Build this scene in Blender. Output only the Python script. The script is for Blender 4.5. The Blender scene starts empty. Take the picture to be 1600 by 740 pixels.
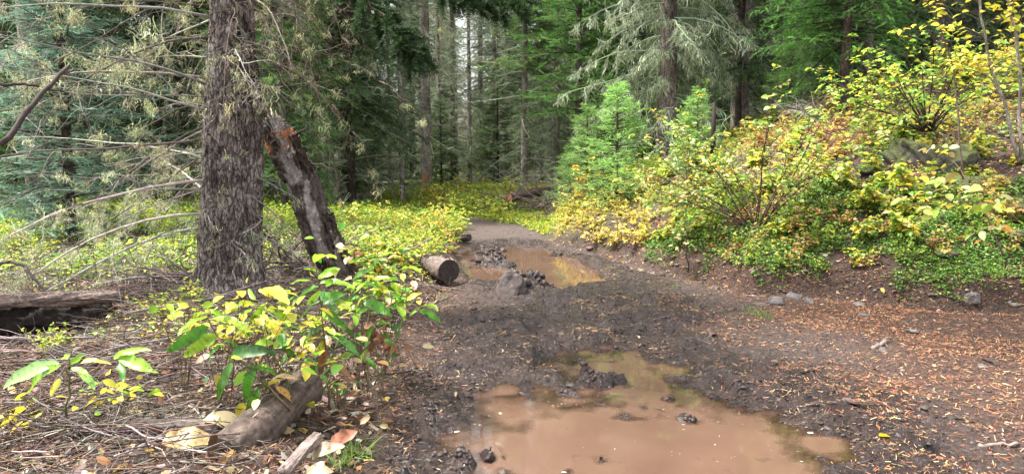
import bpy, bmesh, math, random
import numpy as np
from mathutils import Vector, Matrix

R_ = math.radians
C = bpy.context.scene.collection
S = bpy.context.scene

# ------------------------------------------------------------------ camera, sky, sun, exposure
CAM_H = 1.25
PITCH = 6.0
cam_d = bpy.data.cameras.new('camera')
cam = bpy.data.objects.new('camera', cam_d); C.objects.link(cam)
cam.location = (0, 0, CAM_H)
cam.rotation_euler = (R_(90 - PITCH), 0, 0)
cam_d.sensor_width = 36.0
cam_d.lens = 36.0 * 1142 / 1600
cam_d.clip_start = 0.05; cam_d.clip_end = 2000
S.camera = cam

SUN_EL, SUN_AZ = 64.0, -84.0      # azimuth from +Y, negative = towards -X
world = bpy.data.worlds.new('World'); S.world = world
world.use_nodes = True
nt = world.node_tree; nt.nodes.clear()
sky = nt.nodes.new('ShaderNodeTexSky'); sky.sky_type = 'NISHITA'; sky.sun_disc = False
sky.sun_elevation = R_(SUN_EL); sky.sun_rotation = R_(SUN_AZ); sky.dust_density = 3.0; sky.air_density = 1.2
hs = nt.nodes.new('ShaderNodeHueSaturation'); hs.inputs['Saturation'].default_value = 0.20; hs.inputs['Value'].default_value = 1.22
bg = nt.nodes.new('ShaderNodeBackground'); bg.inputs['Strength'].default_value = 0.15
wo = nt.nodes.new('ShaderNodeOutputWorld')
nt.links.new(sky.outputs[0], hs.inputs['Color']); nt.links.new(hs.outputs[0], bg.inputs['Color']); nt.links.new(bg.outputs[0], wo.inputs['Surface'])

sun_d = bpy.data.lights.new('sun', 'SUN'); sun_d.energy = 4.0; sun_d.angle = R_(8); sun_d.color = (1.0, 0.96, 0.88)
sun = bpy.data.objects.new('sun', sun_d); C.objects.link(sun)
sdir = Vector((math.sin(R_(SUN_AZ)) * math.cos(R_(SUN_EL)), math.cos(R_(SUN_AZ)) * math.cos(R_(SUN_EL)), math.sin(R_(SUN_EL))))
sun.rotation_euler = sdir.to_track_quat('Z', 'Y').to_euler()
sun.location = sdir * 30

S.view_settings.view_transform = 'Standard'; S.view_settings.look = 'None'
S.view_settings.gamma = 1.0; S.view_settings.exposure = 1.65
S.cycles.max_bounces = 6; S.cycles.diffuse_bounces = 3; S.cycles.glossy_bounces = 2
S.cycles.transmission_bounces = 3; S.cycles.transparent_max_bounces = 6
S.cycles.use_adaptive_sampling = True; S.cycles.adaptive_threshold = 0.02
S.cycles.use_denoising = True

# ------------------------------------------------------------------ numeric helpers
def smooth(a, b, x):
    t = np.clip((x - a) / (b - a), 0, 1); return t * t * (3 - 2 * t)

def _hash(ix, iy, seed):
    h = (ix.astype(np.int64) * 374761393 + iy.astype(np.int64) * 668265263 + seed * 1442695041) & 0xffffffff
    h = ((h ^ (h >> 13)) * 1274126177) & 0xffffffff
    return ((h ^ (h >> 16)) & 0xffff) / 65535.0

def vn(x, y, seed=0):
    x = np.asarray(x, float); y = np.asarray(y, float)
    ix = np.floor(x); iy = np.floor(y); fx = x - ix; fy = y - iy
    fx = fx * fx * (3 - 2 * fx); fy = fy * fy * (3 - 2 * fy)
    a = _hash(ix, iy, seed); b = _hash(ix + 1, iy, seed); c = _hash(ix, iy + 1, seed); d = _hash(ix + 1, iy + 1, seed)
    return (a + (b - a) * fx + (c - a) * fy + (a - b - c + d) * fx * fy) * 2 - 1

def fbm(x, y, seed=0, octs=4, lac=2.03, gain=0.5):
    s = 0; a = 1.0; n = 0
    for o in range(octs):
        s = s + a * vn(x, y, seed + o * 17); n += a; a *= gain
        x = x * lac + 3.7; y = y * lac - 1.3
    return s / n

def ridged(x, y, seed=0, octs=3):
    s = 0; a = 1.0; n = 0
    for o in range(octs):
        s = s + a * (1 - np.abs(vn(x, y, seed + o * 31)) * 2); n += a; a *= 0.5
        x = x * 2.1 + 1.1; y = y * 2.1 + 5.2
    return s / n

def sdpoly(pts, X, Y):
    """signed distance to an open polyline: negative on the left of its direction"""
    best = np.full(np.shape(X), 1e9); sg = np.zeros(np.shape(X))
    pts = [np.array(p, float) for p in pts]
    for k in range(len(pts) - 1):
        a, b = pts[k], pts[k + 1]; d = b - a; L = d @ d
        rx, ry = X - a[0], Y - a[1]
        t = np.clip((rx * d[0] + ry * d[1]) / L, 0, 1)
        ex, ey = rx - t * d[0], ry - t * d[1]
        q = ex * ex + ey * ey
        m = q < best - 1e-9
        cr = rx * d[1] - ry * d[0]
        best = np.where(m, q, best); sg = np.where(m, np.where(cr > 0, 1, -1), sg)
    return np.sqrt(best) * sg

def sdclosed(pts, X, Y):
    """positive inside a closed outline"""
    best = np.full(np.shape(X), 1e9); ins = np.zeros(np.shape(X), bool)
    n = len(pts)
    for k in range(n):
        a = np.array(pts[k], float); b = np.array(pts[(k + 1) % n], float); d = b - a
        rx, ry = X - a[0], Y - a[1]
        t = np.clip((rx * d[0] + ry * d[1]) / (d @ d), 0, 1)
        q = (rx - t * d[0]) ** 2 + (ry - t * d[1]) ** 2
        best = np.minimum(best, q)
        c = ((a[1] > Y) != (b[1] > Y))
        with np.errstate(divide='ignore', invalid='ignore'):
            xi = d[0] * (Y - a[1]) / (d[1] if abs(d[1]) > 1e-9 else 1e-9) + a[0]
        ins ^= c & (X < xi)
    return np.where(ins, 1, -1) * np.sqrt(best)

# photo pixel -> world ray
FPX = 1142.0
cp, sp_ = math.cos(R_(PITCH)), math.sin(R_(PITCH))
def ray(px, py):
    u = (px - 800) / FPX; v = (370 - py) / FPX
    return np.array([u, cp + v * sp_, -sp_ + v * cp])
def at(px, py, d):
    """point of the place seen at a photo pixel, d metres ahead"""
    r = ray(px, py); return np.array([0, 0, CAM_H]) + r * (d / r[1])
def plane(px, py, z=0.0):
    r = ray(px, py); t = (z - CAM_H) / r[2]; return r[0] * t, r[1] * t

# ------------------------------------------------------------------ terrain
FOOT = [(9.5, 0.5), (7.5, 3.9), (4.17, 5.85), (3.0, 6.2), (2.1, 6.8), (1.45, 8.4), (.85, 10.2), (.62, 12), (.68, 14.3), (1.0, 17), (2.6, 21), (6, 30), (14, 60), (30, 140), (90, 420)]
LEFT = [(-.55, -5), (-.5, 1.5), (-.6, 2.9), (-.75, 4.1), (-.82, 5.7), (-.62, 7.5), (-.72, 11.9), (-.95, 14.0), (-2.2, 16.4), (-9, 20)]
RTRAIL = [(3.2, -5), (3.0, 3), (2.4, 5.5), (1.9, 6.8), (1.4, 8.4), (.8, 10.2), (.5, 12), (.1, 13.8), (-.8, 15.6), (-3, 18), (-9, 22)]
WATER = -0.045
P1 = [plane(x, y, WATER) for x, y in [(705, 742), (715, 695), (745, 668), (765, 640), (800, 618), (845, 610), (890, 605), (905, 592), (868, 572), (880, 556), (925, 546), (985, 553), (1030, 582), (1075, 598), (1130, 622), (1190, 645), (1240, 668), (1290, 700), (1345, 742)]] + [(1.55, 2.2), (1.3, 1.6), (.3, 1.2), (-.2, 1.7)]
P2 = [plane(x, y, WATER) for x, y in [(712, 398), (735, 390), (790, 386), (850, 390), (880, 400), (915, 415), (928, 432), (915, 447), (880, 449), (845, 436), (800, 440), (740, 440), (728, 425)]]
P3 = [plane(x, y, WATER) for x, y in [(805, 524), (825, 520), (845, 527), (828, 535)]]
P4 = [plane(x, y, WATER) for x, y in [(925, 485), (965, 480), (985, 490), (950, 498)]]
MOUNDS = []
for px, py, r, h in [(752, 393, .13, .10), (772, 398, .17, .16), (765, 408, .16, .12), (788, 410, .17, .13), (742, 402, .09, .07), (778, 388, .13, .09), (812, 424, .10, .09), (800, 418, .12, .09), (836, 440, .12, .10), (822, 446, .14, .10),
                     (846, 447, .10, .08), (838, 424, .08, .07), (805, 402, .05, .05), (755, 420, .10, .05), (868, 394, .10, .08), (912, 424, .04, .05), (760, 432, .10, .03), (935, 588, .085, .085), (915, 580, .06, .07), (958, 583, .07, .07), (978, 590, .04, .06),
                     (965, 634, .06, .035), (985, 640, .05, .03), (1000, 622, .05, .055), (1040, 628, .04, .055), (1048, 610, .05, .06), (932, 706, .022, .05), (1190, 708, .04, .04), (770, 700, .06, .05), (800, 722, .06, .055), (720, 715, .06, .06), (1075, 645, .05, .045), (883, 722, .03, .045)]:
    x, y = plane(px, py, 0.0); MOUNDS.append((x, y, r * (.8 if py < 460 else .72), h * .75))

def terrain(X, Y, detail=True, want=False):
    X = np.asarray(X, float); Y = np.asarray(Y, float)
    f = sdpoly(FOOT, X, Y)                      # >0 on the bank
    l = -sdpoly(LEFT, X, Y)                     # >0 left of the trail
    rt = sdpoly(RTRAIL, X, Y)                   # >0 right of the trail
    wob = .22 * fbm(X * 1.1, Y * 1.1, 5, 3)
    f2 = f + wob * smooth(3, 6, Y)
    s = np.maximum(f2, 0)
    z = .10 * smooth(0, .22, f2) + 3.1 * (1 - np.exp(-s / 6.0)) + .07 * s
    z = z + smooth(0.1, .8, s) * (.10 * fbm(X * .9, Y * .9, 11, 3) + .05 * fbm(X * 3.5, Y * 3.5, 12, 3))
    l2 = l + .12 * fbm(X * 1.6, Y * 1.6, 8, 2)
    sl = np.maximum(l2, 0)
    z = z + .13 * smooth(0, .45, l2) + smooth(.1, .9, sl) * (.05 * fbm(X * 1.2, Y * 1.2, 21, 3) + .03 * fbm(X * 5, Y * 5, 22, 3))
    # the hollow under the old fallen log
    z = z - .26 * np.exp(-(((X + 4.0) / 1.25) ** 4 + ((Y - 4.95) / .42) ** 2))
    z = z + .045 * np.maximum(Y - 17, 0) * smooth(17, 22, Y) + .0006 * np.maximum(Y - 60, 0) ** 2 * .3
    # gentle rise of the near right side
    trail = smooth(.05, -.25, np.maximum(l2, rt - .1))
    open_ = smooth(.1, -.2, np.maximum(l2, f2))
    z = z + open_ * .05 * smooth(1.2, 3.0, X) * smooth(7, 4, Y)
    sd1 = sdclosed(P1, X, Y) + .08 + .10 * smooth(.6, -.1, X) + .12 * fbm(X * 3.2, Y * 3.2, 31, 3) + .07 * fbm(X * 13, Y * 13, 32, 3)
    sd2 = sdclosed(P2, X, Y) + .10 - .12 * smooth(-.15, -.5, X) + .09 * fbm(X * 3.0, Y * 3.0, 41, 3)
    sd3 = sdclosed(P3, X, Y) + .03 * fbm(X * 7, Y * 7, 43, 2); sd4 = sdclosed(P4, X, Y) + .04 * fbm(X * 7, Y * 7, 45, 2)
    dep = .055 * smooth(-.14, .04, sd1) + .085 * smooth(.0, .55, sd1) + .06 * smooth(-.16, .05, sd2) + .11 * smooth(-.04, .22, sd2) + .07 * smooth(-.12, .08, sd3) + .06 * smooth(-.15, .1, sd4)
    z = z - dep
    near = np.maximum.reduce([sd1, sd2, sd3, sd4])
    wet = np.clip(open_ * (smooth(-1.0, 0.0, near) + .55 * smooth(14, 6, Y) * smooth(-.9, .1, X + .35) * smooth(2.6, .9, X) + .25 * fbm(X * 2, Y * 2, 51, 3)), 0, 1)
    mound = 0; wx = .07 * fbm(X * 6, Y * 6, 101, 3); wy = .07 * fbm(X * 6, Y * 6, 102, 3)
    mm = (Y < 13) & (X < 3.5) & (X > -2)
    for mx, my, r, h in MOUNDS:
        q = ((X + wx - mx) ** 2 + ((Y + wy - my) * .8) ** 2) / (r * r)
        mound = mound + h * np.exp(-q * q * .7)
    if detail:
        fade = smooth(30, 9, Y)
        lum = ridged(X * 6, Y * 6, 61, 3) + .9 * ridged(X * 2.7 + 3, Y * 2.7, 67, 2)
        z = z + open_ * fade * ((.008 + .028 * wet) * lum + (.010 + .012 * wet) * fbm(X * 17, Y * 17, 62, 4, 2.03, .6) + .018 * fbm(X * 2.2, Y * 2.2, 63, 2))
        z = z + open_ * fade * wet * (-.045) * smooth(.30, .60, vn(X * 5.0, Y * 4.0, 66))       # hoof and boot holes
        mk = np.clip(mound / .05, 0, 1); z = z + mound * (.42 + .5 * ridged(X * 13, Y * 13, 64, 3)) + dep * mk * .50
        z = z + (1 - open_) * fade * .012 * fbm(X * 14, Y * 14, 65, 3)
    else:
        z = z + mound + dep * np.clip(mound / .05, 0, 1) * .50
    if want:
        return z, dict(f=f2, l=l2, rt=rt, trail=trail, open=open_, wet=wet, near=near)
    return z

def tz(x, y):
    return float(terrain(np.array([x]), np.array([y]), True)[0])
def ground(px, py):
    """where the photo's line of sight meets the terrain"""
    r = ray(px, py); t = np.linspace(1.5, 60, 2400)
    z = terrain(r[0] * t, r[1] * t, False); h = CAM_H + r[2] * t
    k = np.argmax(h < z)
    return np.array([r[0] * t[k], r[1] * t[k], z[k]])
def gpt(px, d):
    x = (px - 800) / FPX * d * 1.0; x = x / (cp + 0.0)
    return np.array([x, d, tz(x, d)])

# ------------------------------------------------------------------ mesh helpers
def mesh(name, V, F, mat, parent=None, col=None, smooth_=True, attrs=None, matidx=None):
    """V (n,3); F: list of (m,k) int arrays"""
    me = bpy.data.meshes.new(name)
    F = [np.asarray(f, np.int32) for f in (F if isinstance(F, list) else [F]) if len(f)]
    me.vertices.add(len(V)); me.vertices.foreach_set('co', np.asarray(V, np.float32).ravel())
    nl = sum(f.size for f in F); nf = sum(len(f) for f in F)
    me.loops.add(nl); me.loops.foreach_set('vertex_index', np.concatenate([f.ravel() for f in F]))
    st = []; o = 0
    for f in F:
        st.append(o + np.arange(len(f)) * f.shape[1]); o += f.size
    me.polygons.add(nf); me.polygons.foreach_set('loop_start', np.concatenate(st).astype(np.int32))
    me.polygons.foreach_set('use_smooth', np.full(nf, smooth_))
    if col is not None:
        a = me.attributes.new('col', 'FLOAT_COLOR', 'POINT')
        c4 = np.ones((len(V), 4), np.float32); c4[:, :3] = col; a.data.foreach_set('color', c4.ravel())
    for k, v in (attrs or {}).items():
        a = me.attributes.new(k, 'FLOAT', 'POINT'); a.data.foreach_set('value', np.asarray(v, np.float32))
    mats = mat if isinstance(mat, list) else [mat]
    for m in mats: me.materials.append(m)
    if matidx is not None: me.polygons.foreach_set('material_index', np.asarray(matidx, np.int32))
    me.update(calc_edges=True)
    ob = bpy.data.objects.new(name, me); C.objects.link(ob)
    if parent is not None: ob.parent = parent
    return ob

def nrm(v): return v / np.maximum(np.linalg.norm(v, axis=-1, keepdims=True), 1e-9)

def frames(d, up=None, roll=None):
    """rotation matrices whose X axis is d, Z close to up"""
    d = nrm(d); n = len(d)
    if up is None: up = np.tile([0, 0, 1.0], (n, 1))
    y = np.cross(up, d); bad = np.linalg.norm(y, axis=1) < 1e-3
    y[bad] = np.cross(np.array([1.0, .1, 0]), d[bad]); y = nrm(y); z = np.cross(d, y)
    if roll is not None:
        c, s = np.cos(roll)[:, None], np.sin(roll)[:, None]
        y, z = y * c + z * s, z * c - y * s
    return np.stack([d, y, z], axis=2)

def scatter(tv, tf, P, Rm, sc, col=None, tcol=None):
    """copies of a template; tf list of face arrays; returns V,F,col"""
    n, k = len(P), len(tv)
    sc = np.asarray(sc); sc = sc[:, None, None] if sc.ndim == 1 else sc[:, None, :]
    V = np.einsum('nij,nkj->nki', Rm, tv[None] * sc) + P[:, None, :]
    F = [(f[None] + (np.arange(n) * k)[:, None, None]).reshape(-1, f.shape[1]) for f in tf]
    c = None
    if col is not None:
        c = np.repeat(col[:, None, :], k, axis=1)
        if tcol is not None: c = c * tcol[None, :, None]
        c = c.reshape(-1, 3)
    return V.reshape(-1, 3), F, c

class Acc:
    def __init__(s): s.V = []; s.F = {}; s.c = []; s.n = 0; s.M = {}
    def add(s, V, F, col=None, mi=0):
        V = np.asarray(V)
        for f in (F if isinstance(F, list) else [F]):
            f = np.asarray(f); s.F.setdefault(f.shape[1], []).append(f + s.n); s.M.setdefault(f.shape[1], []).append(np.full(len(f), mi))
        s.V.append(V); s.n += len(V)
        if col is not None:
            col = np.asarray(col, float); s.c.append(np.broadcast_to(col, (len(V), 3)))
        return s
    def build(s, name, mat, parent=None, smooth_=True):
        if not s.V: return None
        return mesh(name, np.concatenate(s.V), [np.concatenate(v) for v in s.F.values()], mat, parent, np.concatenate(s.c) if s.c else None, smooth_, None, np.concatenate([np.concatenate(v) for v in s.M.values()]) if isinstance(mat, list) else None)

def tubes(P, Rd, sides=5, col=None, cap=True):
    """P (m,n,3) polylines, Rd (m,n) radii"""
    P = np.asarray(P, float)
    if P.ndim == 2: P = P[None]
    m, n, _ = P.shape; Rd = np.broadcast_to(np.asarray(Rd, float), (m, n))
    T = np.gradient(P, axis=1); T = nrm(T)
    avg = nrm(P[:, -1] - P[:, 0] + 1e-9)
    ref = np.where(np.abs(avg[:, 2:3]) < .75, np.array([[0, 0, 1.0]]), np.array([[0.3, 1.0, 0]]))
    U = nrm(np.cross(T, ref[:, None, :])); W = np.cross(T, U)
    a = np.arange(sides) / sides * 2 * np.pi
    V = P[:, :, None, :] + Rd[:, :, None, None] * (U[:, :, None, :] * np.cos(a)[None, None, :, None] + W[:, :, None, :] * np.sin(a)[None, None, :, None])
    V = V.reshape(-1, 3)
    i = np.arange(m)[:, None, None] * n * sides + np.arange(n - 1)[None, :, None] * sides
    j = np.arange(sides)[None, None, :]; j2 = (j + 1) % sides
    F = [np.stack([i + j, i + j2, i + j2 + sides, i + j + sides], -1).reshape(-1, 4)]
    if cap and sides > 3:
        b = np.arange(m)[:, None] * n * sides
        F.append(np.concatenate([b + np.arange(sides)[None, ::-1], b + (n - 1) * sides + np.arange(sides)[None]]))
    c = None
    if col is not None:
        col = np.asarray(col, float)
        if col.ndim == 1: col = np.tile(col, (m, 1))
        c = np.repeat(col, n * sides, axis=0)
    return V, F, c

def curves(base, d, L, n, droop=0.0, wig=0.1, rng=None, lift=0.0):
    """grow m polylines: droop bends down along the way, lift bends up at the tip"""
    m = len(base); P = np.zeros((m, n, 3)); P[:, 0] = base; d = nrm(np.array(d, float)); L = np.broadcast_to(L, (m,))
    droop = np.broadcast_to(droop, (m,))
    for k in range(1, n):
        t = k / (n - 1)
        d = d + rng.normal(0, 1, (m, 3)) * wig
        d[:, 2] += -droop * (1 - t * .3) / (n - 1) + lift * t / (n - 1)
        d = nrm(d); P[:, k] = P[:, k - 1] + d * (L / (n - 1))[:, None]
    return P

def sample(P, idx, t):
    n = P.shape[1]; x = np.clip(t, 0, .9999) * (n - 1); k = x.astype(int); f = (x - k)[:, None]
    a = P[idx, k]; b = P[idx, k + 1]
    return a + (b - a) * f, nrm(b - a)

def kids(P, k, rng, t0, t1, ang, flat=.3, jit=.02, up=None):
    """k child directions on each parent: alternate sides, within FLAT radians of the lateral plane"""
    m = len(P); idx = np.repeat(np.arange(m), k)
    tt = np.tile(np.linspace(t0, t1, k), m) + rng.normal(0, jit, m * k); tt = np.clip(tt, 0, 1)
    pos, tan = sample(P, idx, tt)
    U = np.tile([0, 0, 1.0], (m * k, 1)) if up is None else up
    lat = nrm(np.cross(tan, U) + 1e-6); nor = np.cross(lat, tan)
    side = np.where(np.arange(m * k) % 2 == 0, 1, -1) * 1.0
    ph = rng.normal(0, flat, m * k)
    out = lat * (side * np.cos(ph))[:, None] + nor * np.sin(ph)[:, None]
    an = ang + rng.normal(0, .15, m * k)
    d = tan * np.cos(an)[:, None] + out * np.sin(an)[:, None]
    return idx, tt, pos, d, nor

def pick(pal, n, rng, w=None, jit=.15):
    pal = np.array(pal, float)
    c = pal[rng.choice(len(pal), n, p=None if w is None else np.array(w) / sum(w))]
    return np.clip(c * (1 + rng.normal(0, jit, (n, 1))) * (1 + rng.normal(0, jit * .35, (n, 3))), .004, .95)

# ------------------------------------------------------------------ materials
def N(nt, typ, **kw):
    n = nt.nodes.new('ShaderNode' + typ)
    for k, v in kw.items():
        if k.startswith('i_'):
            key = k[2:]; n.inputs[int(key) if key.isdigit() else key.replace('_', ' ')].default_value = v
        else: setattr(n, k, v)
    return n
def newmat(name):
    m = bpy.data.materials.new(name); m.use_nodes = True; nt = m.node_tree; nt.nodes.clear()
    return m, nt, N(nt, 'OutputMaterial')

def foliage_mat(name, transl=.35, rough=.5, spec=.3, veins=False, vary=.25):
    m, nt, out = newmat(name); L = nt.links.new
    a = N(nt, 'Attribute', attribute_name='col')
    oi = N(nt, 'ObjectInfo'); mr = N(nt, 'MapRange'); mr.inputs[3].default_value = 1 - vary; mr.inputs[4].default_value = 1 + vary
    L(oi.outputs['Random'], mr.inputs[0])
    mul = N(nt, 'VectorMath', operation='SCALE'); L(a.outputs['Color'], mul.inputs[0]); L(mr.outputs[0], mul.inputs['Scale'])
    col = mul.outputs[0]
    if veins:
        tc = N(nt, 'TexCoord'); nz = N(nt, 'TexNoise', i_Scale=38.0, i_Detail=4.0); L(tc.outputs['Object'], nz.inputs['Vector'])
        cr = N(nt, 'ValToRGB'); cr.color_ramp.elements[0].position = .30; cr.color_ramp.elements[0].color = (.5, .34, .2, 1)
        cr.color_ramp.elements[1].position = .44; cr.color_ramp.elements[1].color = (1, 1, 1, 1)
        L(nz.outputs[0], cr.inputs[0])
        mx = N(nt, 'VectorMath', operation='MULTIPLY'); L(col, mx.inputs[0]); L(cr.outputs[0], mx.inputs[1]); col = mx.outputs[0]
    p = N(nt, 'BsdfPrincipled', i_Roughness=rough); p.inputs['Specular IOR Level'].default_value = spec
    t = N(nt, 'BsdfTranslucent'); mix = N(nt, 'MixShader'); mix.inputs[0].default_value = transl
    L(col, p.inputs['Base Color']); L(col, t.inputs['Color'])
    L(p.outputs[0], mix.inputs[1]); L(t.outputs[0], mix.inputs[2]); L(mix.outputs[0], out.inputs[0])
    return m

def attr_mat(name, rough=.85, bump=0.0, bscale=60.0, spec=.3, mott=.35, msc=25.0):
    """matte surface with the col attribute mottled by noise"""
    m, nt, out = newmat(name); L = nt.links.new
    a = N(nt, 'Attribute', attribute_name='col'); tc = N(nt, 'TexCoord')
    nz = N(nt, 'TexNoise', i_Scale=msc, i_Detail=5.0); L(tc.outputs['Object'], nz.inputs['Vector'])
    mr = N(nt, 'MapRange'); mr.inputs[1].default_value = .3; mr.inputs[2].default_value = .7; mr.inputs[3].default_value = 1 - mott; mr.inputs[4].default_value = 1 + mott; L(nz.outputs[0], mr.inputs[0])
    mul = N(nt, 'VectorMath', operation='SCALE'); L(a.outputs['Color'], mul.inputs[0]); L(mr.outputs[0], mul.inputs['Scale'])
    p = N(nt, 'BsdfPrincipled', i_Roughness=rough); p.inputs['Specular IOR Level'].default_value = spec
    L(mul.outputs[0], p.inputs['Base Color'])
    if bump:
        n2 = N(nt, 'TexNoise', i_Scale=bscale, i_Detail=5.0); L(tc.outputs['Object'], n2.inputs['Vector'])
        b = N(nt, 'Bump', i_Strength=1.0, i_Distance=bump); L(n2.outputs[0], b.inputs['Height']); L(b.outputs[0], p.inputs['Normal'])
    L(p.outputs[0], out.inputs[0]); return m

def bark_mat(name, dark, light, lichen=(.34, .36, .22), lich=.5, scale=(14, 14, 5), warm=(.16, .075, .05), bump=.012):
    m, nt, out = newmat(name); L = nt.links.new
    tc = N(nt, 'TexCoord'); mp = N(nt, 'Mapping'); mp.inputs['Scale'].default_value = scale; L(tc.outputs['Object'], mp.inputs[0])
    vo = N(nt, 'TexVoronoi', feature='DISTANCE_TO_EDGE', i_Scale=2.2); nzw = N(nt, 'TexNoise', i_Scale=2.5, i_Detail=4.0)
    L(mp.outputs[0], nzw.inputs['Vector'])
    addv = N(nt, 'VectorMath', operation='ADD'); L(mp.outputs[0], addv.inputs[0])
    sc = N(nt, 'VectorMath', operation='SCALE'); sc.inputs['Scale'].default_value = .9; L(nzw.outputs['Color'], sc.inputs[0]); L(sc.outputs[0], addv.inputs[1]); L(addv.outputs[0], vo.inputs['Vector'])
    n1 = N(nt, 'TexNoise', i_Scale=1.6, i_Detail=8.0, i_Roughness=.7); L(mp.outputs[0], n1.inputs['Vector'])
    cr = N(nt, 'ValToRGB'); e = cr.color_ramp.elements; e[0].position = .34; e[0].color = (*dark, 1); e[1].position = .66; e[1].color = (*light, 1)
    k = e.new(.5); k.color = tuple((a + b) / 2 * .9 + w * .25 for a, b, w in zip(dark, light, warm)) + (1,)
    L(n1.outputs[0], cr.inputs[0])
    crk = N(nt, 'MapRange'); crk.inputs[1].default_value = 0; crk.inputs[2].default_value = .14; crk.inputs[3].default_value = .35; crk.inputs[4].default_value = 1; L(vo.outputs['Distance'], crk.inputs[0])
    nb_ = N(nt, 'TexNoise', i_Scale=2.6, i_Detail=3.0); L(tc.outputs['Object'], nb_.inputs['Vector']); mb_ = N(nt, 'MapRange'); mb_.inputs[1].default_value = .35; mb_.inputs[2].default_value = .65; mb_.inputs[3].default_value = .55; mb_.inputs[4].default_value = 1.3; L(nb_.outputs[0], mb_.inputs[0])
    mm_ = N(nt, 'Math', operation='MULTIPLY'); L(mb_.outputs[0], mm_.inputs[0]); L(crk.outputs[0], mm_.inputs[1])
    mul = N(nt, 'VectorMath', operation='SCALE'); L(cr.outputs[0], mul.inputs[0]); L(mm_.outputs[0], mul.inputs['Scale'])
    nl = N(nt, 'TexNoise', i_Scale=9.0, i_Detail=6.0, i_Roughness=.65); L(tc.outputs['Object'], nl.inputs['Vector'])
    lr = N(nt, 'MapRange'); lr.inputs[1].default_value = .60; lr.inputs[2].default_value = .70; lr.inputs[3].default_value = 0; lr.inputs[4].default_value = lich; L(nl.outputs[0], lr.inputs[0])
    mx = N(nt, 'MixRGB'); mx.inputs[2].default_value = (*lichen, 1); L(lr.outputs[0], mx.inputs[0]); L(mul.outputs[0], mx.inputs[1])
    p = N(nt, 'BsdfPrincipled', i_Roughness=.9); p.inputs['Specular IOR Level'].default_value = .25
    L(mx.outputs[0], p.inputs['Base Color'])
    ad = N(nt, 'Math', operation='MULTIPLY_ADD'); L(n1.outputs[0], ad.inputs[0]); ad.inputs[1].default_value = 1.2; L(crk.outputs[0], ad.inputs[2])
    b = N(nt, 'Bump', i_Strength=1.0, i_Distance=bump); L(ad.outputs[0], b.inputs['Height']); L(b.outputs[0], p.inputs['Normal'])
    L(p.outputs[0], out.inputs[0]); return m

M_NEEDLE = foliage_mat('needles', .35, .55, .25)
M_LEAF = foliage_mat('leaves', .38, .42, .35, vary=.12)
M_BIGLEAF = foliage_mat('broad_leaves', .42, .40, .4, veins=True, vary=.05)
M_LICH = foliage_mat('lichen', .25, .95, .05, vary=.1)
M_TWIG = attr_mat('twig_bark', .85, .002, 120, .2, .35, 30)
M_LITTER = attr_mat('litter', .65, 0, 60, .35, .2, 40)
M_BARK = bark_mat('spruce_bark', (.036, .029, .027), (.38, .33, .31), lich=.5, bump=.025)
M_BARK_FAR = bark_mat('far_bark', (.07, .058, .052), (.27, .235, .22), lich=.4, scale=(10, 10, 3.5), bump=.008)
M_BARK_PALE = bark_mat('pale_bark', (.22, .18, .165), (.52, .46, .43), lich=.3, scale=(10, 10, 4), bump=.006)
M_BARK_DARK = bark_mat('dark_bark', (.02, .016, .014), (.085, .07, .06), lich=.3, scale=(10, 10, 3.5), bump=.008)
M_SNAG = bark_mat('weathered_wood', (.12, .10, .095), (.40, .36, .34), lich=.2, scale=(22, 22, 3), bump=.006)
M_ROT = bark_mat('rotten_wood', (.012, .009, .007), (.06, .042, .033), lich=.15, scale=(8, 8, 8), bump=.02)
M_LOG = bark_mat('log_bark', (.10, .078, .068), (.23, .19, .165), lich=.15, scale=(18, 18, 18), bump=.005)
M_ALDER = bark_mat('smooth_bark', (.20, .18, .15), (.42, .39, .33), lich=.5, lichen=(.5, .5, .42), scale=(20, 20, 9), bump=.001)

M_WOODCOL = attr_mat('rough_wood', .85, .006, 55, .25, .45, 35)

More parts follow.
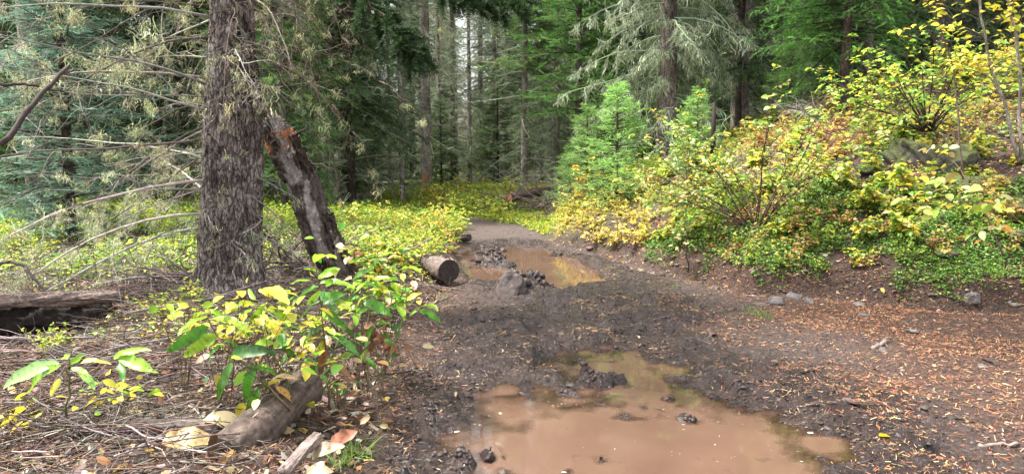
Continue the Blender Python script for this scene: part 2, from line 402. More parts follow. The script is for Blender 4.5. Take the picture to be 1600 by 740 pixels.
def ground_mat():
    m, nt, out = newmat('forest_floor'); L = nt.links.new
    tc = N(nt, 'TexCoord')
    def A(n): return N(nt, 'Attribute', attribute_name=n).outputs['Fac']
    wet, trail, litter, green, red = A('wet'), A('trail'), A('litter'), A('green'), A('red')
    def noise(s, d=6, r=.6): 
        n = N(nt, 'TexNoise', i_Scale=s, i_Detail=float(d), i_Roughness=r); L(tc.outputs['Object'], n.inputs['Vector']); return n.outputs[0]
    def ramp(f, a, b, p0=.35, p1=.65):
        c = N(nt, 'ValToRGB'); e = c.color_ramp.elements; e[0].position = p0; e[0].color = (*a, 1); e[1].position = p1; e[1].color = (*b, 1); L(f, c.inputs[0]); return c.outputs[0]
    def mix(f, a, b):
        x = N(nt, 'MixRGB'); L(f, x.inputs[0]); L(a, x.inputs[1]); L(b, x.inputs[2]); return x.outputs[0]
    n_f, n_m, n_b = noise(55, 8, .7), noise(9, 6), noise(1.7, 4)
    dirt = ramp(n_f, (.035, .023, .020), (.14, .10, .085))
    mud = ramp(n_m, (.021, .013, .011), (.066, .044, .038))
    floor = ramp(n_f, (.012, .007, .005), (.075, .044, .030))
    redl = ramp(n_f, (.018, .009, .007), (.13, .062, .038))
    grn = ramp(n_m, (.06, .10, .02), (.22, .30, .05))
    c = mix(trail, floor, dirt); c = mix(red, c, redl); c = mix(wet, c, mud); c = mix(green, c, grn)
    p = N(nt, 'BsdfPrincipled'); L(c, p.inputs['Base Color'])
    rr = N(nt, 'MapRange'); rr.inputs[3].default_value = .85; rr.inputs[4].default_value = .10
    wn = N(nt, 'Math', operation='MULTIPLY'); L(wet, wn.inputs[0]); 
    nr = N(nt, 'MapRange'); nr.inputs[1].default_value = .3; nr.inputs[2].default_value = .6; nr.inputs[3].default_value = .55; nr.inputs[4].default_value = 1.15; L(noise(14, 4), nr.inputs[0]); L(nr.outputs[0], wn.inputs[1])
    L(wn.outputs[0], rr.inputs[0]); L(rr.outputs[0], p.inputs['Roughness'])
    b1 = N(nt, 'Bump', i_Strength=1.0, i_Distance=.030); L(noise(42, 9, .78), b1.inputs['Height'])
    vo = N(nt, 'TexVoronoi', i_Scale=26.0, feature='SMOOTH_F1'); L(tc.outputs['Object'], vo.inputs['Vector'])
    b2 = N(nt, 'Bump', i_Strength=1.0, i_Distance=.022); L(vo.outputs['Distance'], b2.inputs['Height']); L(b1.outputs[0], b2.inputs['Normal'])
    L(b2.outputs[0], p.inputs['Normal']); L(p.outputs[0], out.inputs[0]); return m

def water_mat():
    m, nt, out = newmat('muddy_water'); L = nt.links.new
    tc = N(nt, 'TexCoord'); n = N(nt, 'TexNoise', i_Scale=2.2, i_Detail=3.0); L(tc.outputs['Object'], n.inputs['Vector'])
    cr = N(nt, 'ValToRGB'); e = cr.color_ramp.elements; e[0].position = .3; e[0].color = (.092, .053, .037, 1); e[1].position = .7; e[1].color = (.128, .077, .054, 1); L(n.outputs[0], cr.inputs[0])
    dp = N(nt, 'Attribute', attribute_name='depth'); mr = N(nt, 'MapRange'); mr.inputs[1].default_value = .0; mr.inputs[2].default_value = .055; mr.inputs[3].default_value = .12; mr.inputs[4].default_value = .97; L(dp.outputs['Fac'], mr.inputs[0])
    d = N(nt, 'BsdfDiffuse'); L(cr.outputs[0], d.inputs[0]); tr = N(nt, 'BsdfTransparent'); tr.inputs[0].default_value = (.75, .6, .5, 1)
    body = N(nt, 'MixShader'); L(mr.outputs[0], body.inputs[0]); L(tr.outputs[0], body.inputs[1]); L(d.outputs[0], body.inputs[2])
    g = N(nt, 'BsdfGlossy', i_Roughness=.05); fr = N(nt, 'Fresnel', i_IOR=1.5)
    rn = N(nt, 'TexNoise', i_Scale=9.0, i_Detail=2.0); L(tc.outputs['Object'], rn.inputs['Vector'])
    b = N(nt, 'Bump', i_Strength=1.0, i_Distance=.0004); L(rn.outputs[0], b.inputs['Height']); L(b.outputs[0], g.inputs['Normal']); L(b.outputs[0], fr.inputs['Normal'])
    mx = N(nt, 'MixShader'); L(fr.outputs[0], mx.inputs[0]); L(body.outputs[0], mx.inputs[1]); L(g.outputs[0], mx.inputs[2]); L(mx.outputs[0], out.inputs[0]); return m

def rock_mat(name, a, b, moss=0.0):
    m, nt, out = newmat(name); L = nt.links.new
    tc = N(nt, 'TexCoord'); n = N(nt, 'TexNoise', i_Scale=9.0, i_Detail=9.0, i_Roughness=.7); L(tc.outputs['Object'], n.inputs['Vector'])
    cr = N(nt, 'ValToRGB'); e = cr.color_ramp.elements; e[0].position = .32; e[0].color = (*a, 1); e[1].position = .66; e[1].color = (*b, 1); L(n.outputs[0], cr.inputs[0])
    c = cr.outputs[0]
    if moss:
        g = N(nt, 'NewGeometry'); sx = N(nt, 'SeparateXYZ'); L(g.outputs['Normal'], sx.inputs[0])
        n2 = N(nt, 'TexNoise', i_Scale=3.0, i_Detail=6.0); L(tc.outputs['Object'], n2.inputs['Vector'])
        ad = N(nt, 'Math', operation='ADD'); L(sx.outputs[2], ad.inputs[0]); L(n2.outputs[0], ad.inputs[1])
        mr = N(nt, 'MapRange'); mr.inputs[1].default_value = 1.25 - moss; mr.inputs[2].default_value = 1.45 - moss; L(ad.outputs[0], mr.inputs[0])
        n3 = N(nt, 'TexNoise', i_Scale=60.0, i_Detail=4.0); L(tc.outputs['Object'], n3.inputs['Vector'])
        mc = N(nt, 'ValToRGB'); mc.color_ramp.elements[0].position = .35; mc.color_ramp.elements[0].color = (.03, .04, .008, 1); mc.color_ramp.elements[1].position = .7; mc.color_ramp.elements[1].color = (.10, .11, .02, 1); L(n3.outputs[0], mc.inputs[0])
        mx = N(nt, 'MixRGB'); L(mr.outputs[0], mx.inputs[0]); L(c, mx.inputs[1]); L(mc.outputs[0], mx.inputs[2]); c = mx.outputs[0]
    p = N(nt, 'BsdfPrincipled', i_Roughness=.7); L(c, p.inputs['Base Color'])
    n4 = N(nt, 'TexNoise', i_Scale=35.0, i_Detail=7.0, i_Roughness=.7); L(tc.outputs['Object'], n4.inputs['Vector'])
    b_ = N(nt, 'Bump', i_Strength=1.0, i_Distance=.012); L(n4.outputs[0], b_.inputs['Height']); L(b_.outputs[0], p.inputs['Normal'])
    L(p.outputs[0], out.inputs[0]); return m
M_ROCK = rock_mat('grey_rock', (.05, .042, .04), (.19, .165, .155))
M_ROCK_MUD = rock_mat('muddy_rock', (.033, .024, .021), (.13, .10, .09))
M_ROCK_MOSS = rock_mat('mossy_rock', (.010, .009, .008), (.10, .088, .08), .75)

# ------------------------------------------------------------------ naming helpers
def tag(o, label=None, cat=None, group=None, kind=None):
    if label: o['label'] = label
    if cat: o['category'] = cat
    if group: o['group'] = group
    if kind: o['kind'] = kind
    return o
def thing(name, label, cat, loc=(0, 0, 0), rz=0, group=None):
    o = bpy.data.objects.new(name, None); C.objects.link(o); o.location = loc; o.rotation_euler = (0, 0, rz); o.empty_display_size = .1
    return tag(o, label, cat, group)
def dup(root, loc, rz=0, sc=1.0, label=None, group=None, tilt=(0, 0)):
    r = root.copy(); C.objects.link(r); r.location = loc; r.rotation_euler = (tilt[0], tilt[1], rz); r.scale = (sc,) * 3 if np.isscalar(sc) else sc
    if label: r['label'] = label
    if group: r['group'] = group
    for ch in list(root.children):
        c = ch.copy(); C.objects.link(c); c.parent = r
        for g in ch.children:
            d = g.copy(); C.objects.link(d); d.parent = c
    return r
def place(root, used, loc, rz, sc, label, group, tilt=(0, 0)):
    """the first placing moves the first build itself, later ones copy it"""
    if root.name in used: return dup(root, loc, rz, sc, label, group, tilt)
    used.add(root.name); root.location = loc; root.rotation_euler = (tilt[0], tilt[1], rz); root.scale = (sc,) * 3 if np.isscalar(sc) else sc
    root['label'] = label
    if group: root['group'] = group
    return root
USED = set()

# ------------------------------------------------------------------ ground sheet
def build_ground():
    ys = [-25, -15, -8, -4, -2, -.5, .6]; y = 1.3
    while y < 320: ys.append(y); y *= 1.0054 if y < 16 else (1.012 if y < 60 else 1.06)
    ys = np.array(ys); nx = 860
    t = np.linspace(-1, 1, nx); t = np.sign(t) * np.abs(t) ** 1.25
    w = np.where(ys < 3, 7.0, 1.25 * (ys + 2.6))
    X = t[None] * w[:, None]; Y = np.repeat(ys[:, None], nx, 1)
    Z, a = terrain(X, Y, True, True)
    ny = len(ys)
    V = np.stack([X, Y, Z], -1).reshape(-1, 3)
    i = (np.arange(ny - 1)[:, None] * nx + np.arange(nx - 1)[None]).ravel()
    F = np.stack([i, i + 1, i + 1 + nx, i + nx], -1)
    n1 = fbm(X * 1.3, Y * 1.3, 71, 3); n2 = fbm(X * .5, Y * .5, 72, 3)
    red = np.clip(smooth(1.5, 2.6, X + .5 * n1) * a['open'] * smooth(7.3, 6, Y) * .9 + (1 - a['open']) * (.25 + .5 * n1), 0, 1)
    red = np.clip(red + a['open'] * smooth(-.05, -.45, X + .2 * n1 - .02 * Y) * smooth(8.5, 6.5, Y) * .8, 0, 1)
    verge = smooth(-.05, .25, np.maximum(a['rt'], a['l'] - .1)) * smooth(9, 12, Y)
    green = np.clip(verge * (.55 + .8 * n1) * smooth(40, 22, Y) + smooth(6.3, 7.5, Y) * smooth(.8, 2, a['l']) * (.6 + .5 * n1), 0, 1) * .85
    ob = mesh('ground', V, F, ground_mat(), attrs=dict(wet=a['wet'].ravel(), trail=np.clip(a['open'], 0, 1).ravel(), litter=a['open'].ravel() * 0, green=green.ravel(), red=red.ravel()))
    tag(ob, kind='structure')
build_ground()

MW = water_mat()
def water_sheet(poly, name, lv, mg):
    P = np.array(poly); x0, y0 = P.min(0) - .55; x1, y1 = P.max(0) + .55
    nx, ny = max(8, int((x1 - x0) / .03)), max(8, int((y1 - y0) / .03))
    X, Y = np.meshgrid(np.linspace(x0, x1, nx), np.linspace(y0, y1, ny))
    Z = terrain(X, Y, True)
    V = np.stack([X, Y, np.full_like(X, WATER - lv)], -1).reshape(-1, 3)
    i = (np.arange(ny - 1)[:, None] * nx + np.arange(nx - 1)[None]).ravel()
    F = np.stack([i, i + 1, i + 1 + nx, i + nx], -1)
    dep = WATER - lv - Z; d = dep.ravel()
    keep = d[F].max(1) > -.02
    sd = sdclosed(poly, X, Y).ravel(); keep &= sd[F].max(1) > -mg
    tag(mesh(name, V, F[keep], MW, attrs=dict(depth=np.maximum(dep, 0).ravel())), kind='structure')
for p, lv, mg in ((P1, 0, .45), (P2, .0005, .45), (P3, .004, .12), (P4, .003, .12)): water_sheet(p, 'puddle_water', lv, mg)
# EOF-STRUCT

# ------------------------------------------------------------------ templates
def spray_template(k=9, nl=.26, w=.035, rng=np.random.default_rng(3)):
    """a needled twig, 1 long on X"""
    V = []; F = []
    V += [(0, -.012, 0), (0, .012, 0), (1, 0, 0)]; F.append((0, 1, 2))
    for i in range(k):
        x = .04 + .94 * i / (k - 1)
        for s in (-1, 1):
            a = .85 + rng.normal(0, .12); l = nl * (1 - .35 * x) * rng.uniform(.8, 1.15); zl = rng.uniform(-.25, .45)
            tip = (x + math.cos(a) * l, s * math.sin(a) * l, zl * l)
            b = len(V); V += [(x - w / 2, 0, 0), (x + w / 2, 0, 0), tip]; F.append((b, b + 1, b + 2))
        if i % 2 == 0:
            l = nl * .8; b = len(V); V += [(x, -w / 2, 0), (x, w / 2, 0), (x + .6 * l, rng.uniform(-.1, .1) * l, .75 * l)]; F.append((b, b + 1, b + 2))
    return np.array(V, float), [np.array(F)]
SPRAY = spray_template()
SPRAY_LO = spray_template(7, .36, .10)
SPRAY_HI = spray_template(15, .22, .02)
SPRAY_FIR = spray_template(8, .24, .075)

def leaf_template(wd=.5, n=4, fold=.12, curl=.18, tip=.9, belly=.42):
    xs = np.linspace(0, 1, n + 1); V = []; F = []
    for x in xs:
        w = wd / 2 * (x ** .6) * ((1 - x) ** .75) / .437 if 0 < x < 1 else 0
        z = -curl * x * x
        V += [(x, 0, z), (x, -w, z + fold * w * 2), (x, w, z + fold * w * 2)]
    for i in range(n):
        a, b = 3 * i, 3 * (i + 1)
        F += [(a, a + 1, b + 1, b), (a, b, b + 2, a + 2)]
    return np.array(V), [np.array(F)]
LEAF_S = leaf_template(.62, 2, .10, .15)
LEAF_M = leaf_template(.60, 4, .12, .22)
LEAF_B = leaf_template(.44, 18, .14, .30)

def leaf_cluster(tmpl, pos, d, length, rng, pal, w=None, up=None, roll=.5, jit=.15):
    n = len(pos)
    R = frames(d, up, rng.normal(0, roll, n))
    return scatter(tmpl[0], tmpl[1], pos, R, length, pick(pal, n, rng, w, jit))

# palettes (surface colours)
G_SPRUCE = [(.08, .15, .06), (.11, .19, .07), (.15, .22, .09), (.075, .125, .07)]
G_LIGHT = [(.16, .28, .08), (.22, .34, .09), (.13, .23, .07)]
G_FIR = [(.24, .44, .11), (.31, .52, .14), (.18, .34, .10), (.38, .58, .17)]
G_BLUE = [(.14, .26, .18), (.20, .33, .24), (.26, .39, .30), (.10, .19, .12)]
G_DEEP = [(.07, .20, .035), (.11, .27, .05), (.05, .13, .03), (.16, .34, .07)]
LICHEN = [(.40, .42, .23), (.50, .51, .28), (.32, .34, .20), (.58, .58, .36)]
LICHEN_GREY = [(.28, .33, .21), (.38, .43, .29), (.46, .50, .37), (.20, .23, .16)]
TWIG = [(.13, .10, .085), (.20, .16, .14), (.27, .23, .20), (.09, .065, .05)]
TWIG_GREY = [(.20, .18, .165), (.28, .26, .24), (.14, .12, .11)]

# ------------------------------------------------------------------ conifers
def trunk_mesh(H, r, mat, parent, rng, flare=1.35, n=26, sides=12, lean=.0, name='trunk'):
    z = np.linspace(0, 1, n) ** 1.3 * H
    rr = r * (1 - z / H) ** .85 + .012; rr = rr * (1 + (flare - 1) * np.exp(-z / (r * 1.6)))
    off = np.cumsum(rng.normal(0, .012 * H / n, (n, 2)), 0) + np.outer(z / H, [lean, 0])
    P = np.column_stack([off[:, 0], off[:, 1], z - .15])
    V, F, c = tubes(P, rr, sides)
    a = vn(V[:, 0] * 9 + V[:, 2] * .8, V[:, 1] * 9, 5) * .04 * r * 2
    V[:, :2] += a[:, None] * nrm(V[:, :2] - np.interp(V[:, 2], P[:, 2], P[:, 0])[:, None] * [1, 0] + 1e-6)
    mesh(name, V, F, mat, parent)
    return P

def conifer(name, label, cat, seed, H, r, crown0, blen, mat=None, pal=G_SPRUCE, droop=.5, up0=.2, step=.13, dead0=None, dead_len=None, dead_lichen=1.0,
            spray=SPRAY_LO, ssz=.16, dens=1.0, profile=.8, strands=0, wood=[(.10, .08, .065), (.06, .045, .038), (.15, .125, .105)], group=None, tw=1.0, sub=8, lowfade=0.0, lpal=LICHEN_GREY, dead_step=.16, crown_top=1.0):
    rng = np.random.default_rng(seed)
    root = thing(name, label, cat, group=group)
    P = trunk_mesh(H, r, mat or M_BARK_FAR, root, rng, sides=12)
    def trunk_at(z): return np.column_stack([np.interp(z, P[:, 2], P[:, 0]), np.interp(z, P[:, 2], P[:, 1]), z])
    Lf = Acc()
    # living boughs
    if crown0 is not None:
        z = np.arange(crown0, H * .97, step); z = z + rng.uniform(-.5, .5, len(z)) * step
        z = z[z < 9.5 + (z > 9.5) * 0] if H > 12 else z
        if H > 12:
            z = np.concatenate([z, np.arange(9.5, H * .97, step * 2.2)])
        z = np.repeat(z, 2)
        az = rng.uniform(0, 2 * np.pi, len(z)); t = (z - crown0) / (H - crown0)
        L = blen * np.clip(1 - t, .02, 1) ** profile * rng.uniform(.6, 1.1, len(z)) * (1 - lowfade * np.exp(-t * 9)) + .06
        e = up0 * (.3 + 1.3 * t) + rng.normal(0, .1, len(z))
        d = np.column_stack([np.cos(az) * np.cos(e), np.sin(az) * np.cos(e), np.sin(e)])
        B = curves(trunk_at(z), d, L, 6, droop * (1 - .6 * t), .06, rng, lift=.25)
        rr = (.006 + .008 * L)[:, None] * np.linspace(1, .2, 6)[None] * tw
        V, F, c = tubes(B, rr, 4, pick(wood, len(B), rng)); Lf.add(V, F, c, 1)
        idx, tt, pos, dd, nor = kids(B, sub * 2, rng, .14, .97, .95, .25)
        Lt = (L[idx] * .42 * (1.08 - tt) + .05) * rng.uniform(.6, 1.15, len(idx)); hi = pos[:, 2] > 9.5
        keep = (rng.random(len(idx)) < dens) & ~(hi & (rng.random(len(idx)) < .35)); idx, pos, dd, nor, Lt = idx[keep], pos[keep], dd[keep], nor[keep], Lt[keep]
        T = curves(pos, dd, Lt, 4, droop * .55, .08, rng)
        big = Lt > .22
        V, F, c = tubes(T[big], np.array([[.0045, .0035, .0025, .001]]) * tw, 3, pick(wood, big.sum(), rng)); Lf.add(V, F, c, 1)
        # sprays along the twigs, both sides
        k = np.clip((Lt / (ssz * .48)).astype(int), 1, 7)
        ii = np.repeat(np.arange(len(T)), k); q = np.concatenate([(np.arange(a) + .35) / a for a in k])
        p, tan = sample(T, ii, q)
        side = np.where(rng.random(len(ii)) < .5, 1, -1); lat = nrm(np.cross(tan, [0, 0, 1.0]))
        an = rng.normal(.62, .2, len(ii)) * side * (q < .8)
        dir_ = nrm(tan * np.cos(an)[:, None] + lat * np.sin(an)[:, None] + rng.normal(0, .20, (len(ii), 3)) + np.array([0, 0, -.10 * droop]))
        hz = p[:, 2] > 9.5
        sc = ssz * rng.uniform(.7, 1.25, len(ii)) * np.where(hz, 1.7, 1)
        if H > 12: 
            kp = ~hz | (rng.random(len(ii)) < .45); p, dir_, sc = p[kp], dir_[kp], sc[kp]
        up = np.tile([0, 0, 1.0], (len(p), 1)) + rng.normal(0, .25, (len(p), 3))
        # young growth outside is lighter
        cc = pick(pal, len(p), rng, None, .2)
        V, F, c = scatter(spray[0], spray[1], p, frames(dir_, up, rng.normal(0, .4, len(p))), sc, cc)
        Lf.add(V, F, c)
    # dead lower boughs with lichen
    if dead0 is not None:
        top = crown0 if crown0 is not None else H * .9
        z = np.arange(dead0, min(top + 1.0, 9), dead_step); z = z + rng.uniform(-.5, .5, len(z)) * dead_step; z = np.repeat(z, 2); az = rng.uniform(0, 2 * np.pi, len(z))
        L = (dead_len or blen) * rng.uniform(.35, 1.1, len(z)); e = rng.normal(.0, .2, len(z))
        d = np.column_stack([np.cos(az) * np.cos(e), np.sin(az) * np.cos(e), np.sin(e)])
        B = curves(trunk_at(z), d, L, 7, droop * .9, .10, rng, lift=.2)
        dc = pick(LICHEN_GREY if dead_lichen > .5 else TWIG_GREY, len(B), rng)
        D = Acc(); V, F, c = tubes(B, (.005 + .006 * L)[:, None] * np.linspace(1, .2, 7)[None] * tw, 4, dc); D.add(V, F, c)
        idx, tt, pos, dd, nor = kids(B, 9, rng, .15, .98, .9, .6)
        Lt = (L[idx] * .42 * (1.1 - tt) + .05) * rng.uniform(.4, 1.2, len(idx))
        T = curves(pos, dd, Lt, 4, .5, .16, rng)
        V, F, c = tubes(T, np.array([[.005, .004, .003, .0015]]) * tw, 3, pick(LICHEN_GREY if dead_lichen > .5 else TWIG_GREY, len(T), rng)); D.add(V, F, c)
        idx2, t2, pos2, dd2, _ = kids(T, 3, rng, .3, .95, .9, .8)
        T2 = curves(pos2, dd2, Lt[idx2] * .45, 3, .6, .18, rng)
        V, F, c = tubes(T2, np.array([[.0035, .0025, .0015]]) * tw, 3, pick(LICHEN_GREY if dead_lichen > .5 else TWIG_GREY, len(T2), rng)); D.add(V, F, c)
        if dead_lichen > 0:
            A2 = D; n = int(len(T) * .8 * dead_lichen); ii = rng.integers(0, len(T), n); p, tan = sample(T, ii, rng.random(n))
            lichen_tufts(A2, p, rng.uniform(.03, .09, n), rng, lpal)
        D.build('dead_boughs', M_LICH if dead_lichen > .5 else M_TWIG, root)
    if strands:
        allB = B if dead0 is not None else B
        src = T
        n = strands; ii = rng.integers(0, len(src), n); p, tan = sample(src, ii, rng.random(n))
        A3 = Acc(); Ls = .04 + rng.gamma(1.6, .055, n)
        p = p + rng.normal(0, .012, p.shape); d = np.tile([0, 0, -1.0], (n, 1)) + rng.normal(0, .5, (n, 3))
        Q = curves(p, d, Ls, 5, .5, .38, rng)
        V, F, c = ribbons(Q, np.array([.002, .0045, .006, .004, .0015])[None] * rng.uniform(.6, 1.5, (n, 1)), rng, pick(lpal, n, rng, None, .25)); A3.add(V, F, c)
        A3.build('hanging_lichen', M_LICH, root)
    Lf.build('crown', [M_NEEDLE, M_TWIG], root)
    return root

def ribbons(Q, Wd, rng, col):
    m, n, _ = Q.shape; a = rng.uniform(0, np.pi, m); lat = np.column_stack([np.cos(a), np.sin(a), np.zeros(m)])[:, None]
    V = np.stack([Q - lat * Wd[..., None], Q + lat * Wd[..., None]], 2).reshape(-1, 3)
    b = (np.arange(m)[:, None] * n + np.arange(n - 1)[None]).ravel() * 2
    F = np.stack([b, b + 1, b + 3, b + 2], -1)
    return V, [F], np.repeat(col, n * 2, 0)

def lichen_tufts(A, p, size, rng, pal=LICHEN, k=7, mi=0):
    k = int(k * 4.0)
    """ragged tufts: short wavy ribbons leaving one point, mostly hanging"""
    n = len(p); pp = np.repeat(p, k, 0) + rng.normal(0, .28, (n * k, 3)) * np.repeat(size, k)[:, None]; L = np.repeat(size, k) * rng.uniform(.3, 1.1, n * k)
    d = rng.normal(0, .75, (n * k, 3)) + [0, 0, -.8]
    Q = curves(pp, d, L, 5, .6, .8, rng)
    w = np.array([.022, .034, .034, .03, .012])[None] * L[:, None] * rng.uniform(.5, 1.1, (n * k, 1))
    V, F, c = ribbons(Q, w, rng, np.repeat(pick(pal, n, rng, None, .15), k, 0) * rng.uniform(.8, 1.2, (n * k, 1))); A.add(V, F, c, mi)

def put(root, px, d, sc=1.0, rz=None, label=None, group=None, py=None, tilt=(0, 0)):
    loc = gpt(px, d)
    return place(root, USED, tuple(loc), random.uniform(0, 6.28) if rz is None else rz, sc, label or root['label'], group, tilt)
random.seed(5)

# prototypes of the dense forest
BGG = 'spruces of the dense forest behind the trail'
proto = []
proto.append(conifer('spruce_tree', 'green spruce', 'spruce tree', 101, 17, .10, .9, 1.9, dead0=None, droop=.8, lowfade=.2, ssz=.23, dens=1, sub=8, step=.125, mat=M_BARK_DARK))
proto.append(conifer('spruce_tree', 'green spruce', 'spruce tree', 102, 19, .11, 3.2, 2.1, dead0=.4, dead_len=1.7, droop=.9, dead_lichen=1.2, ssz=.23, dens=1, sub=8, step=.125))
proto.append(conifer('spruce_tree', 'bare trunked spruce', 'spruce tree', 103, 18, .085, 5.5, 1.6, dead0=.5, dead_len=1.3, droop=.8, dead_lichen=1.3, ssz=.22, dens=1, sub=8, step=.13, mat=M_BARK_PALE, dead_step=.11))
proto.append(conifer('spruce_tree', 'slender green spruce', 'spruce tree', 104, 13, .06, .5, 1.4, droop=.6, lowfade=.1, pal=G_LIGHT + G_SPRUCE, ssz=.2, dens=1, sub=9, step=.10))
proto.append(conifer('spruce_tree', 'dark spruce', 'spruce tree', 105, 16, .095, 2.0, 1.9, dead0=.3, dead_len=1.9, droop=1.0, dead_lichen=1.3, pal=G_SPRUCE, ssz=.23, dens=1, sub=8, step=.13, mat=M_BARK_DARK, dead_step=.11))
LB = ['green boughed spruce of the dense forest behind the trail', 'spruce with dead lower boughs in the dense forest behind the trail',
      'bare pale trunked spruce in the dense forest behind the trail', 'slender light green spruce in the dense forest behind the trail', 'dark trunked spruce with grey lichen in the dense forest behind the trail']
GP = ['green boughed forest spruces', 'forest spruces with dead lower boughs', 'bare pale trunked forest spruces', 'slender light green forest spruces', 'dark trunked forest spruces']
spots = []
rg = random.Random(12)
# ones that show singly
KEEP = [(594, 22), (500, 17), (560, 27), (740, 30), (775, 34), (955, 20), (1125, 22), (1200, 19), (430, 20), (455, 13.5), (150, 17), (250, 15), (30, 15)]
for y0, y1, n, gap in ((14, 24, 34, 1.6), (24, 38, 80, 1.6), (38, 62, 95, 2.0), (62, 95, 80, 2.6)):
    k = 0; tries = 0
    while k < n and tries < 4000:
        tries += 1
        y = rg.uniform(y0, y1); x = rg.uniform(-.83, .83) * y
        px = 800 + x / y * FPX
        if y < 24 and 560 < px < 1010: continue
        if y < 33 and 560 < px < 900: continue
        if y < 28 and 775 < px < 860: continue
        if y < 19 and (px < 330 and px > 120): continue
        if y < 22 and 985 < px < 1090: continue
        if y < 18 and px > 1180: continue
        if 410 < px < 860 and y > 24 and rg.random() < .60: continue
        if px < 330 and y > 20 and rg.random() < .45: continue
        if any((x - a) ** 2 + (y - b) ** 2 < gap * gap for a, b in spots): continue
        spots.append((x, y)); k += 1
for i, (x, y) in enumerate(spots):
    w = [4, 3, 3, 3, 3] if y < 38 else [4, 3, 1, 2, 3]
    j = rg.choices(range(5), w)[0]
    place(proto[j], USED, (x, y, tz(x, y)), rg.uniform(0, 6.28), rg.uniform(.8, 1.2), LB[j], GP[j])

# thin bare poles and low understory trees of the same wood
pole = conifer('dead_pole_tree', 'thin bare pale grey pole of a dead spruce standing in the forest', 'dead tree', 111, 13, .055, None, .8, mat=M_BARK_PALE, dead0=.4, dead_len=1.25, dead_lichen=.9, droop=.7, dead_step=.12)
under = conifer('understory_fir', 'low green understory fir beneath the forest spruces', 'fir tree', 112, 3.4, .035, .15, 1.15, pal=G_SPRUCE + G_LIGHT, droop=.45, up0=.15, spray=SPRAY_LO, ssz=.15, sub=8, step=.085, mat=M_BARK_DARK)
for pr, n_, lo, hi, gap in ((pole, 44, 17, 42, 1.3), (under, 46, 19, 48, 1.5)):
    k = 0; tries = 0
    while k < n_ and tries < 4000:
        tries += 1; y = rg.uniform(lo, hi); x = rg.uniform(-.62, .62 if pr is pole else .45) * y; px = 800 + x / y * FPX
        if y < 24 and 640 < px < 1000: continue
        if y < 21 and px > 900: continue
        if any((x - a) ** 2 + (y - b) ** 2 < gap * gap for a, b in spots): continue
        spots.append((x, y)); k += 1
        place(pr, USED, (x, y, tz(x, y)), rg.uniform(0, 6.28), rg.uniform(.7, 1.2), pr['label'], 'bare poles in the forest' if pr is pole else 'understory firs in the forest')

for px, d_ in ((612, 25), (634, 30), (688, 27), (735, 25.5), (752, 30), (772, 27), (790, 32), (846, 27), (868, 24), (583, 28), (548, 24), (525, 29), (1120, 21), (1190, 19), (1210, 24), (985, 24), (1098, 25)):
    p_ = gpt(px, d_); place(pole, USED, tuple(p_), rg.uniform(0, 6.28), rg.uniform(1.0, 1.4), pole['label'], 'bare poles in the forest')

# ------------------------------------------------------------------ single trees
t = conifer('spruce_tree', 'tall pale trunked spruce with a scraped orange base at the bend of the trail', 'spruce tree', 201, 17, .155, 7.5, 1.5, mat=M_BARK_PALE, dead0=1.4, dead_len=2.3, droop=.75, lpal=LICHEN, tw=.9, dead_step=.20)
put(t, 667, 22, 1.0, 0)
th_ = np.linspace(-2.5, -.6, 14); zz_ = np.linspace(.02, 1.15, 22); TH_, ZZ_ = np.meshgrid(th_, zz_); rs_ = .162 * (1 + .35 * np.exp(-(ZZ_ + .15) / .28)) + .012 - .03 * smooth(.6, 1.15, ZZ_ + .5 * np.abs(TH_ + 1.5)) + .006 * vn(TH_ * 4, ZZ_ * 9, 5)
i_ = (np.arange(21)[:, None] * 14 + np.arange(13)[None]).ravel(); mesh('bark_scar', np.stack([rs_ * np.cos(TH_), rs_ * np.sin(TH_), ZZ_], -1).reshape(-1, 3), [np.stack([i_, i_ + 1, i_ + 15, i_ + 14], -1)], None or M_WOODCOL, t, np.tile([.40, .17, .08], (308, 1)) * (1 + .5 * vn(TH_ * 3, ZZ_ * 6, 8)).reshape(-1, 1))
t = conifer('spruce_tree', 'thin grey trunked spruce just behind the yellow shrubs at the trail end', 'spruce tree', 202, 17, .10, 7, 1.2, dead0=1.5, dead_len=1.2, dead_lichen=.5, dead_step=.35)
put(t, 709, 28, 1.0)
t = conifer('spruce_tree', 'pale trunked spruce with light green boughs above the sawn log', 'spruce tree', 203, 16, .10, 3.9, 1.7, mat=M_BARK_PALE, pal=G_LIGHT, droop=.5, dead0=.6, dead_len=2.2, ssz=.2, sub=9, step=.12, lpal=LICHEN_GREY)
put(t, 818, 24, 1.0)
t = conifer('spruce_tree', 'spruce with layered green boughs and pale lower trunk behind the young fir', 'spruce tree', 204, 15, .085, 2.4, 1.9, pal=G_LIGHT + G_DEEP, droop=.35, mat=M_BARK_FAR, ssz=.2, sub=9, step=.14)
put(t, 901, 19, 1.0)
t = conifer('spruce_tree', 'big spruce draped in curtains of grey hanging lichen above the slope', 'spruce tree', 205, 15, .15, None, 2.0, mat=M_BARK_FAR, dead0=.7, dead_len=1.9, droop=1.15, dead_lichen=.8, strands=60000, lpal=LICHEN_GREY, dead_step=.085, tw=1.1)
put(t, 1036, 13.2, 1.0)
t = conifer('spruce_tree', 'slim knobbly trunked spruce above the tall shrub on the slope', 'spruce tree', 206, 14, .06, 4.5, .9, mat=M_BARK_FAR, dead0=.8, dead_len=.5, droop=.4, dead_lichen=.4, dead_step=.25)
put(t, 1158, 14.5, 1.0)
t = conifer('fir_tree', 'deep green fir with shaggy drooping boughs high on the slope', 'fir tree', 207, 9, .06, 1.0, 1.7, mat=M_BARK_DARK, pal=G_DEEP, droop=.85, up0=.1, wood=[(.03, .022, .018)], tw=.7, spray=SPRAY_FIR, ssz=.12, sub=11, step=.06, lowfade=.2)
